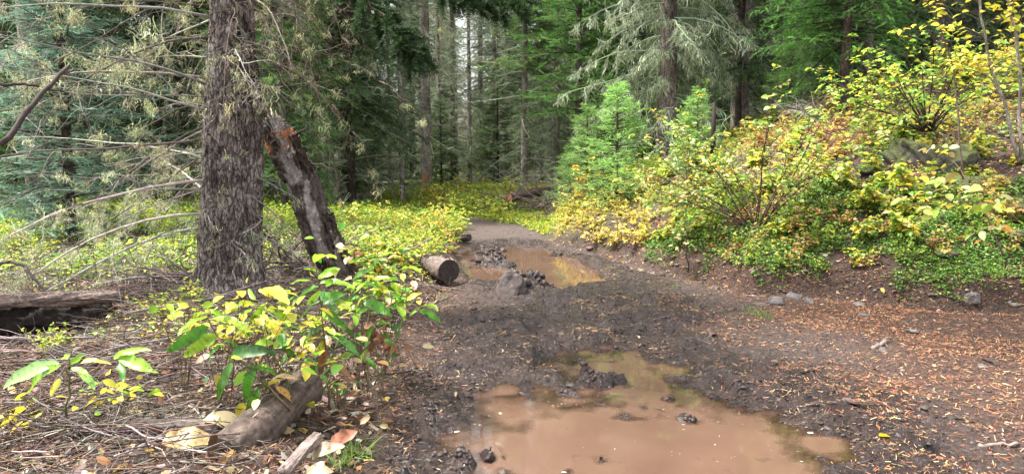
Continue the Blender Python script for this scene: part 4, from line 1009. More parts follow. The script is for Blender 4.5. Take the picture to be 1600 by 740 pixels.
for px, d_, k_, sc_ in ((560, 7.0, 'w', .8), (600, 6.6, 'w', .75), (636, 7.3, 'w', .8), (655, 8.3, 'y', .8), (590, 7.8, 'm', .8), (540, 5.3, 'g', .6), (620, 6.0, 'g', .55), (250, 5.0, 'm', .4), (300, 5.6, 'm', .45), (60, 4.0, 'm', .35), (1010, 8.9, 'y', .7), (700, 9.6, 'y2', .6), (690, 10.6, 'y', .8)):
    lb = {'w': 'broad leafed green shrub between the snag and the sawn log', 'g': 'small green shrub at the trail edge near the large leafed plants', 'm': 'small yellow green shrub in the twig litter', 'y': 'yellow shrub at the very edge of the trail', 'y2': 'small tan leafed shrub just past the sawn log'}[k_]
    place(sh[k_], USED, tuple(gpt(px, d_)), rs.uniform(0, 6), sc_, lb, lb.replace('shrub', 'shrubs'))
# bright bush at the bend
t = shrub('yellow_bush', 'rounded bright yellow green bush at the bend of the trail', 'bush', 320, 1.0, .9, 16, .06, PAL_MEADOW, [4, 5, 2, 4], k1=9, k2=11); p = gpt(785, 18.5); t.location = p
t = shrub('yellow_bush', 'smaller orange yellow bush beside the young firs', 'bush', 321, .8, .35, 7, .07, [ORG, YEL, (.8, .5, .05)], k1=8, k2=9); t.location = gpt(920, 12.2)
# tall shrub of the slope
t = shrub('tall_shrub', 'tall arching shrub with pale green and yellow leaves on the slope', 'shrub', 330, 1.65, 1.5, 26, .068, PAL_GRN + [PALE, (.5, .62, .2), TAN, PINK], [3, 3, 3, 3, 3, 3, 2, 1, 1], k1=9, k2=8, tmpl=LEAF_M, stem=(.06, .035, .03), thick=.008, bare=.35, el=.85, droop=.3, lean=(-.25, 0)); t.location = ground(1180, 352)
t = shrub('tall_shrub', 'slender upright shrub of light green leaves behind the arching shrub', 'shrub', 331, 1.6, .6, 8, .06, PAL_GRN + [PALE], k1=9, k2=8, tmpl=LEAF_M, bare=.2); t.location = ground(1085, 318)
t = shrub('rock_shrub', 'dark stemmed shrub with yellow green leaves growing on the mossy rock', 'shrub', 332, 1.5, 1.5, 30, .068, [LIME, GRN, YEL, (.4, .5, .07), (.18, .32, .04)], [4, 4, 3, 4, 4], k1=8, k2=7, tmpl=LEAF_M, stem=(.055, .035, .03), thick=.009, bare=.3, el=.8, droop=.25, lean=(-.3, 0)); t.location = at(1450, 200, 8.2)

# ------------------------------------------------------------------ ground cover, one object per kind of cover
def rng_(X): return np.random.default_rng(3).exponential(.12, X.shape)
def sprigs(name, n, xr, yr, test, hr, per, leaf, pal, w, seed, tmpl=LEAF_S, mat=None, clump=None):
    rng = np.random.default_rng(seed); X = rng.uniform(*xr, n); Y = rng.uniform(yr[0] ** .5, yr[1] ** .5, n) ** 2
    z, a = terrain(X, Y, True, True); ok = test(X, Y, a) & (np.abs(X) < .85 * Y + .3)
    if clump: ok &= (fbm(X * clump[0], Y * clump[0], seed, 3) > clump[1])
    X, Y, z = X[ok], Y[ok], z[ok]; m = len(X); ii = np.repeat(np.arange(m), per); r = rng.uniform(0, 1, m * per) ** .5
    az = rng.uniform(0, 6.28, m * per); h = rng.uniform(hr[0], hr[1], m)[ii] * rng.uniform(.5, 1, m * per); rad = leaf * 1.3
    P = np.column_stack([X[ii] + np.cos(az) * r * rad, Y[ii] + np.sin(az) * r * rad, z[ii] + h])
    d = np.column_stack([np.cos(az), np.sin(az), rng.normal(.0, .3, m * per)])
    V, F, c = leaf_cluster(tmpl, P, d, leaf * rng.uniform(.6, 1.25, len(P)), rng, pal, w, None, .45); A = Acc(); A.add(V, F, c)
    st = np.stack([np.column_stack([X, Y, z - .01]), np.column_stack([X + rng.normal(0, .01, m), Y, z + hr[1] * .7])], 1)
    V, F, c = tubes(st, .0015, 3, (.12, .10, .04)); A.add(V, F, c)
    tag(A.build(name, mat or M_LEAF), kind='stuff')
GC = [(.07, .19, .03), (.11, .26, .04), (.17, .34, .05), (.05, .13, .025), (.30, .42, .08)]
sprigs('ground_cover', 34000, (.9, 6.5), (5.8, 9.5), lambda X, Y, a: (a['f'] > .02 + .35 * np.abs(fbm(X * 2.3, Y * 2.3, 7, 3)) + rng_(X)) & (a['f'] < 1.7) & (PXf(X, Y) > 1010), (.01, .07), 6, .027, GC, None, 61, clump=(2.0, -.26))
sprigs('ground_cover', 12000, (.6, 9), (7, 15), lambda X, Y, a: (a['f'] > .2), (.02, .10), 6, .04, [GRN, LIME, ORG, YEL, PINK, TAN, BRN], [4, 3, 3, 3, 2, 2, 2], 62, clump=(1.2, .0))
sprigs('meadow_plants', 15000, (-14, -1.2), (6.5, 18), lambda X, Y, a: (a['l'] > .3) & ((Y > 8) | (X < -2.6)), (.05, .28), 6, .05, PAL_MEADOW + [GRN], [4, 2, 5, 1, 5], 63, clump=(.8, -.25))
sprigs('meadow_plants', 26000, (-4, 4), (12, 26), lambda X, Y, a: (np.maximum(a['rt'], a['l']) > .05), (.02, .16), 6, .045, PAL_MEADOW, None, 64)
sprigs('ground_cover', 2600, (-5, -.7), (3, 8.5), lambda X, Y, a: (a['l'] > .15), (.02, .12), 5, .035, [YEL, LIME, GRN, PALE], [4, 4, 2, 2], 65, clump=(1.1, .12))
sprigs('forest_undergrowth', 26000, (-45, 45), (17, 75), lambda X, Y, a: (a['trail'] < .3), (.05, .6), 6, .13, [GRN, LIME, (.08, .15, .04), YEL, (.07, .11, .04)], [4, 3, 4, 1.5, 3], 66, clump=(.35, -.05))

# ------------------------------------------------------------------ litter
def litter(name, n, xr, yr, dens, lr, wr, pal, w, seed, lift=.004, tilt=.25, curve=.15):
    rng = np.random.default_rng(seed); X = rng.uniform(*xr, n); Y = rng.uniform(yr[0] ** .6, yr[1] ** .6, n) ** (1 / .6)
    z, a = terrain(X, Y, True, True); ok = (rng.random(n) < dens(X, Y, a)) & (np.abs(X) < .85 * Y + .3) & (z > WATER + .001); X, Y, z = X[ok], Y[ok], z[ok]; m = len(X)
    az = rng.uniform(0, 6.28, m); L = rng.uniform(*lr, m); W = rng.uniform(*wr, m); t = rng.normal(0, tilt, m)
    d = np.column_stack([np.cos(az) * np.cos(t), np.sin(az) * np.cos(t), np.sin(t)]); tv = np.array([(-.5, -.5, 0), (-.5, .5, 0), (0, .5 + curve, 0), (0, -.5 + curve, 0), (.5, .35, 0), (.5, -.35, 0)], float); tf = [np.array([(0, 3, 2, 1), (3, 5, 4, 2)])]
    P = np.column_stack([X, Y, z + lift + np.abs(np.sin(t)) * L * .4]); V, F, c = scatter(tv, tf, P, frames(d, None, rng.normal(0, .5, m)), np.column_stack([L, W, W]), pick(pal, m, rng, w, .3))
    tag(mesh(name, V, F, M_LITTER, None, c), kind='stuff')
NL = [(.30, .125, .055), (.19, .075, .038), (.42, .23, .11), (.07, .032, .022), (.48, .33, .18)]
litter('needle_litter', 240000, (.8, 6.5), (2.3, 7.5), lambda X, Y, a: np.clip(smooth(1.2, 2.4, X + .3 * vn(X * 2, Y * 2, 3)) * .75 + .06, 0, 1) * (a['f'] < .3) * (.30 + .70 * smooth(-.12, .22, fbm(X * 2.2, Y * 2.2, 88, 4))), (.010, .034), (.0018, .0045), NL, [5, 5, 2.5, 5, 1], 71)
litter('needle_litter', 70000, (-5, -.1), (2.2, 8), lambda X, Y, a: smooth(.35, -.1, X + .62 + .15 * vn(X * 3, Y * 3, 4)) * .8, (.012, .05), (.0018, .0045), [(.22, .10, .055), (.14, .06, .035), (.30, .18, .09), (.08, .045, .03)], None, 72)
litter('needle_litter', 90000, (-.6, 3.2), (2.0, 8.5), lambda X, Y, a: a['open'] * (.08 + .9 * np.exp(-((a['near'] + .12) / .11) ** 2) * (.3 + .7 * (X > .4))) * (.05 + .95 * smooth(-.1, .2, fbm(X * 3, Y * 3, 89, 4))), (.010, .036), (.0018, .0038), [(.34, .22, .11), (.24, .14, .07), (.13, .07, .04), (.42, .31, .19), (.08, .05, .035)], None, 73)
litter('needle_litter', 25000, (.6, 8), (6, 13), lambda X, Y, a: (a['f'] > 0) * .8, (.02, .06), (.004, .010), NL, None, 74)
litter('bark_litter', 9000, (-6, -.6), (2.3, 9), lambda X, Y, a: .9 * (a['l'] > 0), (.02, .08), (.008, .025), [(.20, .14, .11), (.12, .085, .07), (.30, .23, .18), (.07, .05, .04)], None, 75, .008, .4, 0)

def leaf_litter(name, n, xr, yr, test, L, pal, w, seed):
    rng = np.random.default_rng(seed); X = rng.uniform(*xr, n); Y = rng.uniform(yr[0] ** .6, yr[1] ** .6, n) ** (1 / .6); z, a = terrain(X, Y, True, True)
    ok = test(X, Y, a) & (np.abs(X) < .85 * Y + .3) & (z > WATER + .002); X, Y, z = X[ok], Y[ok], z[ok]; m = len(X); az = rng.uniform(0, 6.28, m); e = rng.normal(0, .35, m); Ls = L * rng.uniform(.5, 1.3, m)
    V, F, c = leaf_cluster(LEAF_M, np.column_stack([X, Y, z + .012 + np.abs(np.sin(e)) * Ls * .4]), np.column_stack([np.cos(az), np.sin(az), np.sin(e)]), Ls, rng, pal, w, None, .6); tag(mesh(name, V, F, M_LEAF, None, c), kind='stuff')
DL = [(.42, .28, .13), (.28, .14, .06), (.52, .40, .24), (.16, .08, .04), (.55, .42, .10)]
leaf_litter('leaf_litter', 900, (-4, -.5), (2.3, 6), lambda X, Y, a: (a['l'] > -.1), .05, DL, None, 91)
leaf_litter('leaf_litter', 2600, (.6, 8), (6, 13), lambda X, Y, a: (a['f'] > 0), .05, DL + [(.5, .2, .08)], None, 92)
leaf_litter('leaf_litter', 160, (-.6, 4), (2.4, 9), lambda X, Y, a: (a['open'] > .5), .03, DL, None, 93)

M_CLOD = attr_mat('wet_mud_clods', .7, .006, 70, .5, .35, 30)
def clods(name, n, xr, yr, dens, sr, pal, seed, mat):
    rng = np.random.default_rng(seed); X = rng.uniform(*xr, n); Y = rng.uniform(yr[0] ** .6, yr[1] ** .6, n) ** (1 / .6); z, a = terrain(X, Y, True, True); ok = (rng.random(n) < dens(X, Y, a)) & (z > WATER - .004); X, Y, z = X[ok], Y[ok], z[ok]; m = len(X)
    bm = bmesh.new(); bmesh.ops.create_icosphere(bm, subdivisions=2, radius=1.0); co = np.array([v.co[:] for v in bm.verts]); fc = np.array([[v.index for v in f.verts] for f in bm.faces]); bm.free(); A = Acc()
    for q in range(5):
        k = np.arange(m) % 5 == q; t = co * (1 + .55 * vn(co[:, 0] * 1.6 + q * 7, co[:, 1] * 1.6 + co[:, 2] * 1.3, q))[:, None] * (1 + .3 * vn(co[:, 0] * 4 + q, co[:, 1] * 4 - co[:, 2] * 3, q + 9))[:, None]
        mm = k.sum(); sc = rng.gamma(2.0, .5, mm) * (sr[1] - sr[0]) * .5 + sr[0]; V, F, c = scatter(t, [fc], np.column_stack([X[k], Y[k], z[k] + sc * .15]), frames(rng.normal(0, 1, (mm, 3)) * [1, 1, .3]), sc[:, None] * rng.uniform(.6, 1.3, (mm, 3)) * [1.3, 1, .5], pick(pal, mm, rng, None, .25)); A.add(V, F, c)
    tag(A.build(name, mat), kind='stuff')
MUDP = [(.032, .021, .018), (.050, .034, .030), (.022, .015, .013), (.062, .043, .038)]
clods('mud_clods', 20000, (-1.0, 3.6), (2.0, 9.5), lambda X, Y, a: a['wet'] * (.25 + .9 * smooth(-.1, .35, fbm(X * 2.4, Y * 2.4, 95, 3))) , (.003, .010), MUDP, 94, M_CLOD)
clods('soil_crumbs', 9000, (-1.6, 6), (2.0, 13), lambda X, Y, a: a['open'] * (1 - a['wet']) * .8, (.003, .010), [(.14, .10, .085), (.09, .06, .05), (.2, .15, .13), (.06, .04, .035)], 96, M_LITTER)
clods('slope_crumbs', 5000, (.8, 7), (5.5, 10), lambda X, Y, a: (a['f'] > -.1) * .8, (.005, .022), [(.10, .06, .045), (.07, .045, .036), (.16, .11, .09), (.22, .19, .17)], 97, M_LITTER)

def heap_clods():
    rng = np.random.default_rng(123); bm = bmesh.new(); bmesh.ops.create_icosphere(bm, subdivisions=2, radius=1.0); co = np.array([v.co[:] for v in bm.verts]); fc = np.array([[v.index for v in f.verts] for f in bm.faces]); bm.free(); A = Acc()
    P = []; Sz = []
    for mx, my, r, h in MOUNDS:
        n = int(10 + 2600 * r * r * (1.6 if my > 6 else 1.0)); q = rng.normal(0, r * .62, (n, 2)); P.append(np.column_stack([mx + q[:, 0], my + q[:, 1]])); Sz.append(rng.gamma(2.2, .35, n) * (.008 + .045 * r) * (1.15 if my > 6 else .65) + .004)
    P = np.concatenate(P); Sz = np.concatenate(Sz); z = terrain(P[:, 0], P[:, 1]); ok = z > WATER - .008; P, Sz, z = P[ok], Sz[ok], z[ok]
    for q in range(6):
        k = np.arange(len(P)) % 6 == q; t = co * (1 + .6 * vn(co[:, 0] * 1.5 + q * 7, co[:, 1] * 1.5 + co[:, 2] * 1.3, q))[:, None] * (1 + .35 * vn(co[:, 0] * 3.5 + q, co[:, 1] * 3.5 - co[:, 2] * 3, q + 9))[:, None]; mm = k.sum()
        V, F, c = scatter(t, [fc], np.column_stack([P[k], z[k] + Sz[k] * .05]), frames(rng.normal(0, 1, (mm, 3))), Sz[k][:, None] * rng.uniform(.6, 1.3, (mm, 3)), pick(MUDP, mm, rng, None, .25)); A.add(V, F, c)
    tag(A.build('mud_clods', M_CLOD), kind='stuff')
heap_clods()
def floaters():
    rng = np.random.default_rng(44); X = rng.uniform(-.5, 2.2, 5200); Y = rng.uniform(2, 10, 5200) ** 1.0; z = terrain(X, Y); dp = WATER - z; ok = (dp > .001) & (rng.random(5200) < .10 + .9 * np.exp(-dp / .022)); X, Y = X[ok], Y[ok]; m = len(X); az = rng.uniform(0, 6.28, m); big = rng.random(m) < .06
    L = np.where(big, rng.uniform(.02, .05, m), rng.uniform(.004, .02, m)); W_ = np.where(big, L * .55, rng.uniform(.0016, .004, m)); tv = np.array([(-.5, 0, 0), (-.2, -.5, .05), (.25, -.45, .02), (.5, 0, .04), (.2, .5, 0), (-.25, .45, .06)], float)
    V, F, c = scatter(tv, [np.array([(0, 1, 2, 3, 4, 5)])], np.column_stack([X, Y, np.full(m, WATER + .0022)]), frames(np.column_stack([np.cos(az), np.sin(az), np.zeros(m)])), np.column_stack([L, W_, L]), pick([(.45, .32, .18), (.25, .15, .08), (.10, .06, .04), (.6, .52, .4)], m, rng)); tag(mesh('floating_litter', V, F, M_LITTER, None, c), kind='stuff')
floaters()

def twig_litter(name, n, xr, yr, test, lr, rad, pal, seed, hz=.05, az=None):
    rng = np.random.default_rng(seed); X = rng.uniform(*xr, n); Y = rng.uniform(yr[0] ** .6, yr[1] ** .6, n) ** (1 / .6); z, a = terrain(X, Y, True, True); ok = test(X, Y, a) & (np.abs(X) < .85 * Y + .3); X, Y, z = X[ok], Y[ok], z[ok]; m = len(X)
    ang = rng.uniform(0, 6.28, m) if az is None else np.where(rng.random(m) < .6, rng.normal(az, .35, m), rng.uniform(0, 6.28, m)); e = rng.normal(.03, .14, m)
    P = curves(np.column_stack([X, Y, z + rng.uniform(0, hz, m)]), np.column_stack([np.cos(ang), np.sin(ang), np.sin(e)]), rng.uniform(*lr, m) ** 1.0, 6, .05, .13, rng)
    V, F, c = tubes(P, rad * rng.uniform(.5, 1.5, (m, 1)) * np.linspace(1, .4, 6)[None], 4, pick(pal, m, rng, None, .25)); A = Acc(); A.add(V, F, c)
    ii, tt, p, d, _ = kids(P, 2, rng, .3, .9, .8, .7); T = curves(p, d, rng.uniform(.03, .12, len(ii)), 3, .1, .15, rng); V, F, c = tubes(T, rad * .4, 3, pick(pal, len(T), rng)); A.add(V, F, c)
    tag(A.build(name, M_TWIG), kind='stuff')
TP = [(.13, .10, .085), (.19, .155, .135), (.065, .048, .042), (.30, .265, .24), (.15, .085, .06), (.04, .03, .025)]
twig_litter('twig_litter', 8500, (-6.5, -.95), (2.3, 7.2), lambda X, Y, a: (a['l'] > .1) & ~((X < -2.75) & (Y > 4.35) & (Y < 5.45)), (.05, .38), .0026, TP, 81, .09, 3.75)
twig_litter('twig_litter', 1500, (-6, -.8), (7, 12), lambda X, Y, a: (a['l'] > .2), (.15, .6), .005, TP, 82, .08)
twig_litter('twig_litter', 500, (.9, 8), (6.2, 13), lambda X, Y, a: (a['f'] > .2), (.1, .6), .004, TP, 83, .05)
twig_litter('twig_litter', 160, (-1, 5), (2.4, 7), lambda X, Y, a: (a['open'] > .5) & (a['near'] < -.1), (.03, .12), .002, TP, 84, .01)

# countable sticks of the slash heap by the big spruce
def stick(seed, L, r, pal):
    rng = np.random.default_rng(seed); t = thing('fallen_stick', 'bare grey stick', 'stick')
    P = curves(np.array([[-L / 2, 0, 0]]), np.array([[1.0, 0, 0]]), np.array([L]), 12, 0, .05, rng); c0 = pick(pal, 1, rng)[0]
    V, F, c = tubes(P, r * np.linspace(1, .45, 12)[None] * rng.uniform(.85, 1.15, (1, 12)), 7, c0); A = Acc(); A.add(V, F, c)
    ii, tt, p, d, _ = kids(P, 5, rng, .25, .95, .8, .7); T = curves(p, d, rng.uniform(.05, .3, len(ii)) * L * .6, 5, .1, .12, rng); V, F, c = tubes(T, r * .4 * np.linspace(1, .4, 5)[None], 4, c0); A.add(V, F, c)
    A.build('stick_wood', M_TWIG, t); return t
protos = [stick(400 + k, L, r, p) for k, (L, r, p) in enumerate([(1.1, .008, [(.27, .23, .21)]), (1.0, .006, [(.20, .15, .125)]), (1.3, .010, [(.24, .14, .10)]), (.8, .005, [(.33, .30, .28)]), (1.1, .008, [(.10, .07, .06)]), (.6, .009, [(.15, .11, .095)])])]
rk = random.Random(9)
SN = ['pale grey stick in the slash heap', 'thin brown stick in the slash heap', 'long reddish stick in the slash heap', 'short pale stick in the slash heap', 'dark stick in the slash heap', 'stubby brown stick in the slash heap']
for k in range(70):
    px = rk.uniform(-20, 330); py = rk.uniform(455, 725)
    if k % 3 == 0: px, py = rk.uniform(120, 330), rk.uniform(440, 560)
    if px < 200 and 440 < py < 545: continue
    g = ground(px, py); a = rk.gauss(R_(215), .38) if rk.random() < .7 else rk.uniform(0, 6.28); j = rk.randrange(6)
    place(protos[j], USED, (g[0], g[1], g[2] + rk.uniform(.02, .10)), a, rk.uniform(.6, 1.1) * (.55 if py > 600 else 1), SN[j], 'sticks of the slash heap: kind ' + ['pale', 'brown', 'reddish', 'short', 'dark', 'stubby'][j], (0, rk.gauss(0, .07)))
# a few sticks by the sawn log and on the mud
for (a, b, r, lab) in [((690, 440, 7.0), (655, 448, 7.0), .008, 'short stick lying under the sawn log'), ((718, 432, 6.9), (640, 452, 6.8), .007, 'bare stick lying across the front of the sawn log'), ((560, 425, 7.0), (675, 372, 7.6), .011, 'long pale stick propped over the trail edge plants'),
                       ((1364, 552, 4.6), (1387, 537, 4.75), .016, 'short thick stick on the muddy trail side'), ((1530, 700, 3.05), (1590, 706, 3.05), .010, 'flat pale chip of wood on the mud'), ((1535, 575, 4.3), (1560, 598, 4.15), .010, 'small dark stick on the needle litter'),
                       ((645, 575, 4.2), (585, 600, 4.1), .008, 'dark root end at the trail edge'), ((230, 668, 3.2), (375, 655, 3.3), .007, 'thin grey stick lying under the big dry leaf'), ((-5, 412, 5.5), (82, 470, 5.3), .014, 'dark arched dead branch over the slim log'), ((0, 225, 3.6), (105, 105, 3.9), .016, 'dark dead branch end leaning into the clearing'), ((0, 130, 4.5), (60, 135, 4.6), .012, 'short dark dead branch above the clearing')]:
    p0 = at(*a); p1 = at(*b)
    if a[1] > 360 and 'propped' not in lab and 'arched' not in lab: p0[2] = tz(p0[0], p0[1]) + r * .8; p1[2] = tz(p1[0], p1[1]) + r * .8
    rng = np.random.default_rng(int(a[0] + 999)); P = np.linspace(p0, p1, 9)[None]; o = P[0].mean(0); P = P - o; P[0, 1:-1] += rng.normal(0, r * .5, (7, 3))
    if 'arched' in lab: P[0, :, 2] += .12 * np.sin(np.linspace(0, np.pi, 9))
    dark = 'dark' in lab; A = Acc(); V, F, c = tubes(P, r * np.linspace(1, .6, 9)[None], 7, (.055, .042, .038) if dark else (.20, .165, .145)); A.add(V, F, c)
    if a[1] > 500 and 'thin' not in lab: ii = []
    else: ii, tt, p, d, _ = kids(P, 4, rng, .2, .9, .8, .7)
    if len(ii): T = curves(p, d, np.linalg.norm(P[0, -1] - P[0, 0]) * rng.uniform(.05, .22, len(ii)), 5, .1, .12, rng); V, F, c = tubes(T, r * .35, 4, (.09, .07, .06) if dark else (.17, .14, .12)); A.add(V, F, c)
    o_ = A.build('fallen_stick', M_TWIG); o_.location = o; tag(o_, lab, 'stick')

# ------------------------------------------------------------------ rocks
def rock(name, label, loc, size, seed, mat, cat='rock', sub=4, rz=0, sink=.25, rough=.22, group=None, flat=None):
    bm = bmesh.new(); bmesh.ops.create_icosphere(bm, subdivisions=sub, radius=1.0); co = np.array([v.co[:] for v in bm.verts]); rng = np.random.default_rng(seed)
    for k in range(9):
        nrmv = nrm(rng.normal(0, 1, 3)); dd = rng.uniform(.55, .85); q = co @ nrmv; co -= np.outer(np.maximum(q - dd, 0), nrmv) * .9
    f = 1 + rough * (fbm(co[:, 0] * 1.7 + seed, co[:, 1] * 1.7 + co[:, 2], seed, 4)) + rough * .4 * ridged(co[:, 0] * 3 + co[:, 2] * 2, co[:, 1] * 3 - co[:, 2] * 2, seed + 3, 3); co = co * f[:, None] * np.array(size)
    for v, c in zip(bm.verts, co): v.co = c
    me = bpy.data.meshes.new(name); bm.to_mesh(me); bm.free(); me.materials.append(mat); me.polygons.foreach_set('use_smooth', np.full(len(me.polygons), sub >= 4))
    o = bpy.data.objects.new(name, me); C.objects.link(o); o.location = (loc[0], loc[1], loc[2] + size[2] * (1 - 2 * sink)); o.rotation_euler = (0, 0, rz); return tag(o, label, cat, group)
g = ground(797, 462); rock('rock', 'muddy grey rock in the middle of the trail beside the farther puddle', g + [0, .10, 0], (.16, .14, .15), 15, M_ROCK_MUD, sink=.30, sub=3, rough=.30)
for px, py, sx, sz, lab in [(1215, 476, .10, .05, 'pale flat rock at the foot of the slope beside the grass tuft'), (1240, 470, .09, .06, 'grey angular rock tucked under the ground cover'), (1190, 480, .07, .035, 'small flat rock next to the mud'), (1265, 475, .06, .04, 'small pale rock under the trailing root'),
                            (1521, 470, .085, .05, 'rounded light rock at the foot of the mossy bank'), (1325, 628, .04, .022, 'small rounded pink stone on the mud near the puddle'), (1426, 520, .05, .02, 'flat grey stone on the needle litter'), (1350, 495, .06, .02, 'long flat stone at the foot of the slope'), (1348, 525, .018, .018, 'tiny upright pale stone on the needle litter'),
                            (1378, 550, .03, .02, 'small stone under the thick stick'), (1271, 530, .02, .01, 'tiny blue grey stone chip in the litter'), (1438, 690, .03, .012, 'grey stone chip beside the yellow leaf'), (1535, 574, .035, .012, 'flat dark stone on the litter')]:
    g = ground(px, py); rock('rock', lab, g, (sx, sx * .75, sz), int(px), M_ROCK if 'pink' not in lab else M_ROCK_MUD, sub=3, sink=.3, rz=px)
g = ground(1500, 285); rock('rock_outcrop', 'large mossy rock outcrop with a shrub growing on top', g + [0.0, .5, -.12], (.66, .5, .44), 77, M_ROCK_MOSS, sub=6, sink=.28, rough=.35)
for px, py, s, lab in [(1510, 292, .20, 'flat grey slab below the mossy outcrop'), (1360, 270, .16, 'grey broken rock beside the mossy outcrop'), (1385, 300, .13, 'small grey rock under the broken rock'), (1440, 308, .15, 'pale slab half covered with litter under the outcrop'), (1580, 330, .15, 'mossy boulder beside the pale stems of the saplings'), (1592, 372, .12, 'mossy stone low on the bank at the edge of view'), (1480, 402, .12, 'dark mossy stone in the ground cover')]:
    rock('rock', lab, ground(px, py), (s, s * .8, s * .42), int(px * 3), M_ROCK_MOSS if 'moss' in lab else M_ROCK, sub=5, rz=px, sink=.3, rough=.3)
rock('root_mound', 'mossy earth mound under the small sapling', ground(1540, 425) + [0, .3, -.05], (.30, .25, .10), 91, M_ROCK_MOSS, cat='mound', sub=5, rough=.3)

# ------------------------------------------------------------------ leafy saplings on the bank
def sapling(name, label, paths, leaf, pal, w, seed, k2=16, kl=9, thick=.017, stemcol=(.30, .27, .22), tmpl=LEAF_M, sub=.5, t0=.35):
    rng = np.random.default_rng(seed); o = at(*paths[0][0]); t = thing(name, label, 'sapling', tuple(o)); AL = Acc()
    for path in paths:
        P = np.array([at(*q) for q in path]) - o; ts = np.linspace(0, 1, len(P)); tt = np.linspace(0, 1, 12); B = np.column_stack([np.interp(tt, ts, P[:, k]) for k in range(3)])[None]; B[0, 1:] += rng.normal(0, .008, (11, 3))
        V, F, c = tubes(B, thick * np.linspace(1, .45, 12)[None], 10, stemcol); mesh('stem', V, F, M_ALDER if stemcol[0] > .2 else M_TWIG, t, c)
        i, q, pos, d, _ = kids(B, k2, rng, t0, 1, .9, 1.0); T = curves(pos, d, sub * rng.uniform(.3, 1.1, len(i)), 7, .15, .12, rng)
        A = Acc(); V, F, c = tubes(T, thick * .22 * np.linspace(1, .3, 7)[None], 4, pick([(.13, .09, .07)], len(T), rng)); A.add(V, F, c)
        ii, q2, p, d2, _ = kids(T, kl, rng, .25, 1, .9, .6); d2 = nrm(d2 * [1, 1, .5] + rng.normal(0, .2, d2.shape) + [0, 0, -.2])
        V, F, c = leaf_cluster(tmpl, p, d2, leaf * rng.uniform(.6, 1.2, len(p)), rng, pal, w, None, .5); AL.add(V, F, c)
        A.build('twig', M_TWIG, t)
    AL.build('foliage', M_LEAF, t); return t
YL = [(.72, .62, .05), (.60, .58, .07), (.42, .50, .06), (.75, .52, .06)]
sapling('sapling', 'pale stemmed sapling with big yellow leaves beside the mossy outcrop', [[(1592, 252, 6.6), (1572, 170, 6.6), (1548, 100, 6.6), (1530, 20, 6.6), (1520, -80, 6.5)], [(1596, 250, 6.6), (1592, 150, 6.65), (1588, 60, 6.6), (1572, 0, 6.6), (1560, -90, 6.5)]], .075, YL, [4, 3, 2, 2], 501, k2=18, kl=8)
sapling('sapling', 'thin sapling with yellow leaves arching above the rock shrub', [[(1505, 280, 7.2), (1498, 200, 7.2), (1492, 120, 7.2), (1470, 40, 7.1), (1440, -10, 7.0)]], .07, YL, None, 502, k2=14, kl=7, thick=.010, stemcol=(.14, .10, .08), sub=.4)
sapling('sapling', 'slim crooked sapling with broad yellowing leaves on the bank', [[(1568, 400, 5.9), (1545, 350, 5.9), (1520, 300, 5.9), (1500, 262, 6.0), (1470, 235, 6.1)]], .095, [YEL, LIME, PALE, TAN, ORG], [3, 3, 3, 2, 1], 503, k2=10, kl=5, thick=.008, stemcol=(.14, .11, .08), sub=.35, t0=.1)
sapling('sapling', 'small sapling with pale yellow leaves leaning over the ground cover', [[(1590, 345, 5.7), (1560, 320, 5.7), (1500, 312, 5.6), (1420, 318, 5.6)]], .10, [YEL, LIME, PALE, (.5, .55, .12), PINK], [3, 4, 3, 3, .6], 504, k2=11, kl=5, thick=.007, stemcol=(.14, .11, .08), sub=.3, t0=.1)
sapling('sapling', 'dark stemmed sapling standing before the arching shrub', [[(1075, 425, 7.6), (1073, 380, 7.6), (1070, 340, 7.6), (1078, 300, 7.7)]], .06, [LIME, GRN, PALE, PINK], None, 505, k2=9, kl=6, thick=.008, stemcol=(.05, .035, .03), sub=.3, t0=.2)
o_ = tubes(np.array([at(1114, 240, 9.5), at(1115, 200, 9.5), at(1116, 160, 9.5)])[None] - at(1114, 260, 9.5), np.array([[.035, .03, .018]]), 8, (.03, .022, .02)); so = mesh('dead_stub', o_[0], o_[1], M_WOODCOL, None, o_[2]); so.location = at(1114, 260, 9.5); tag(so, 'dark pointed dead stub standing among the shrubs of the slope', 'dead stub')

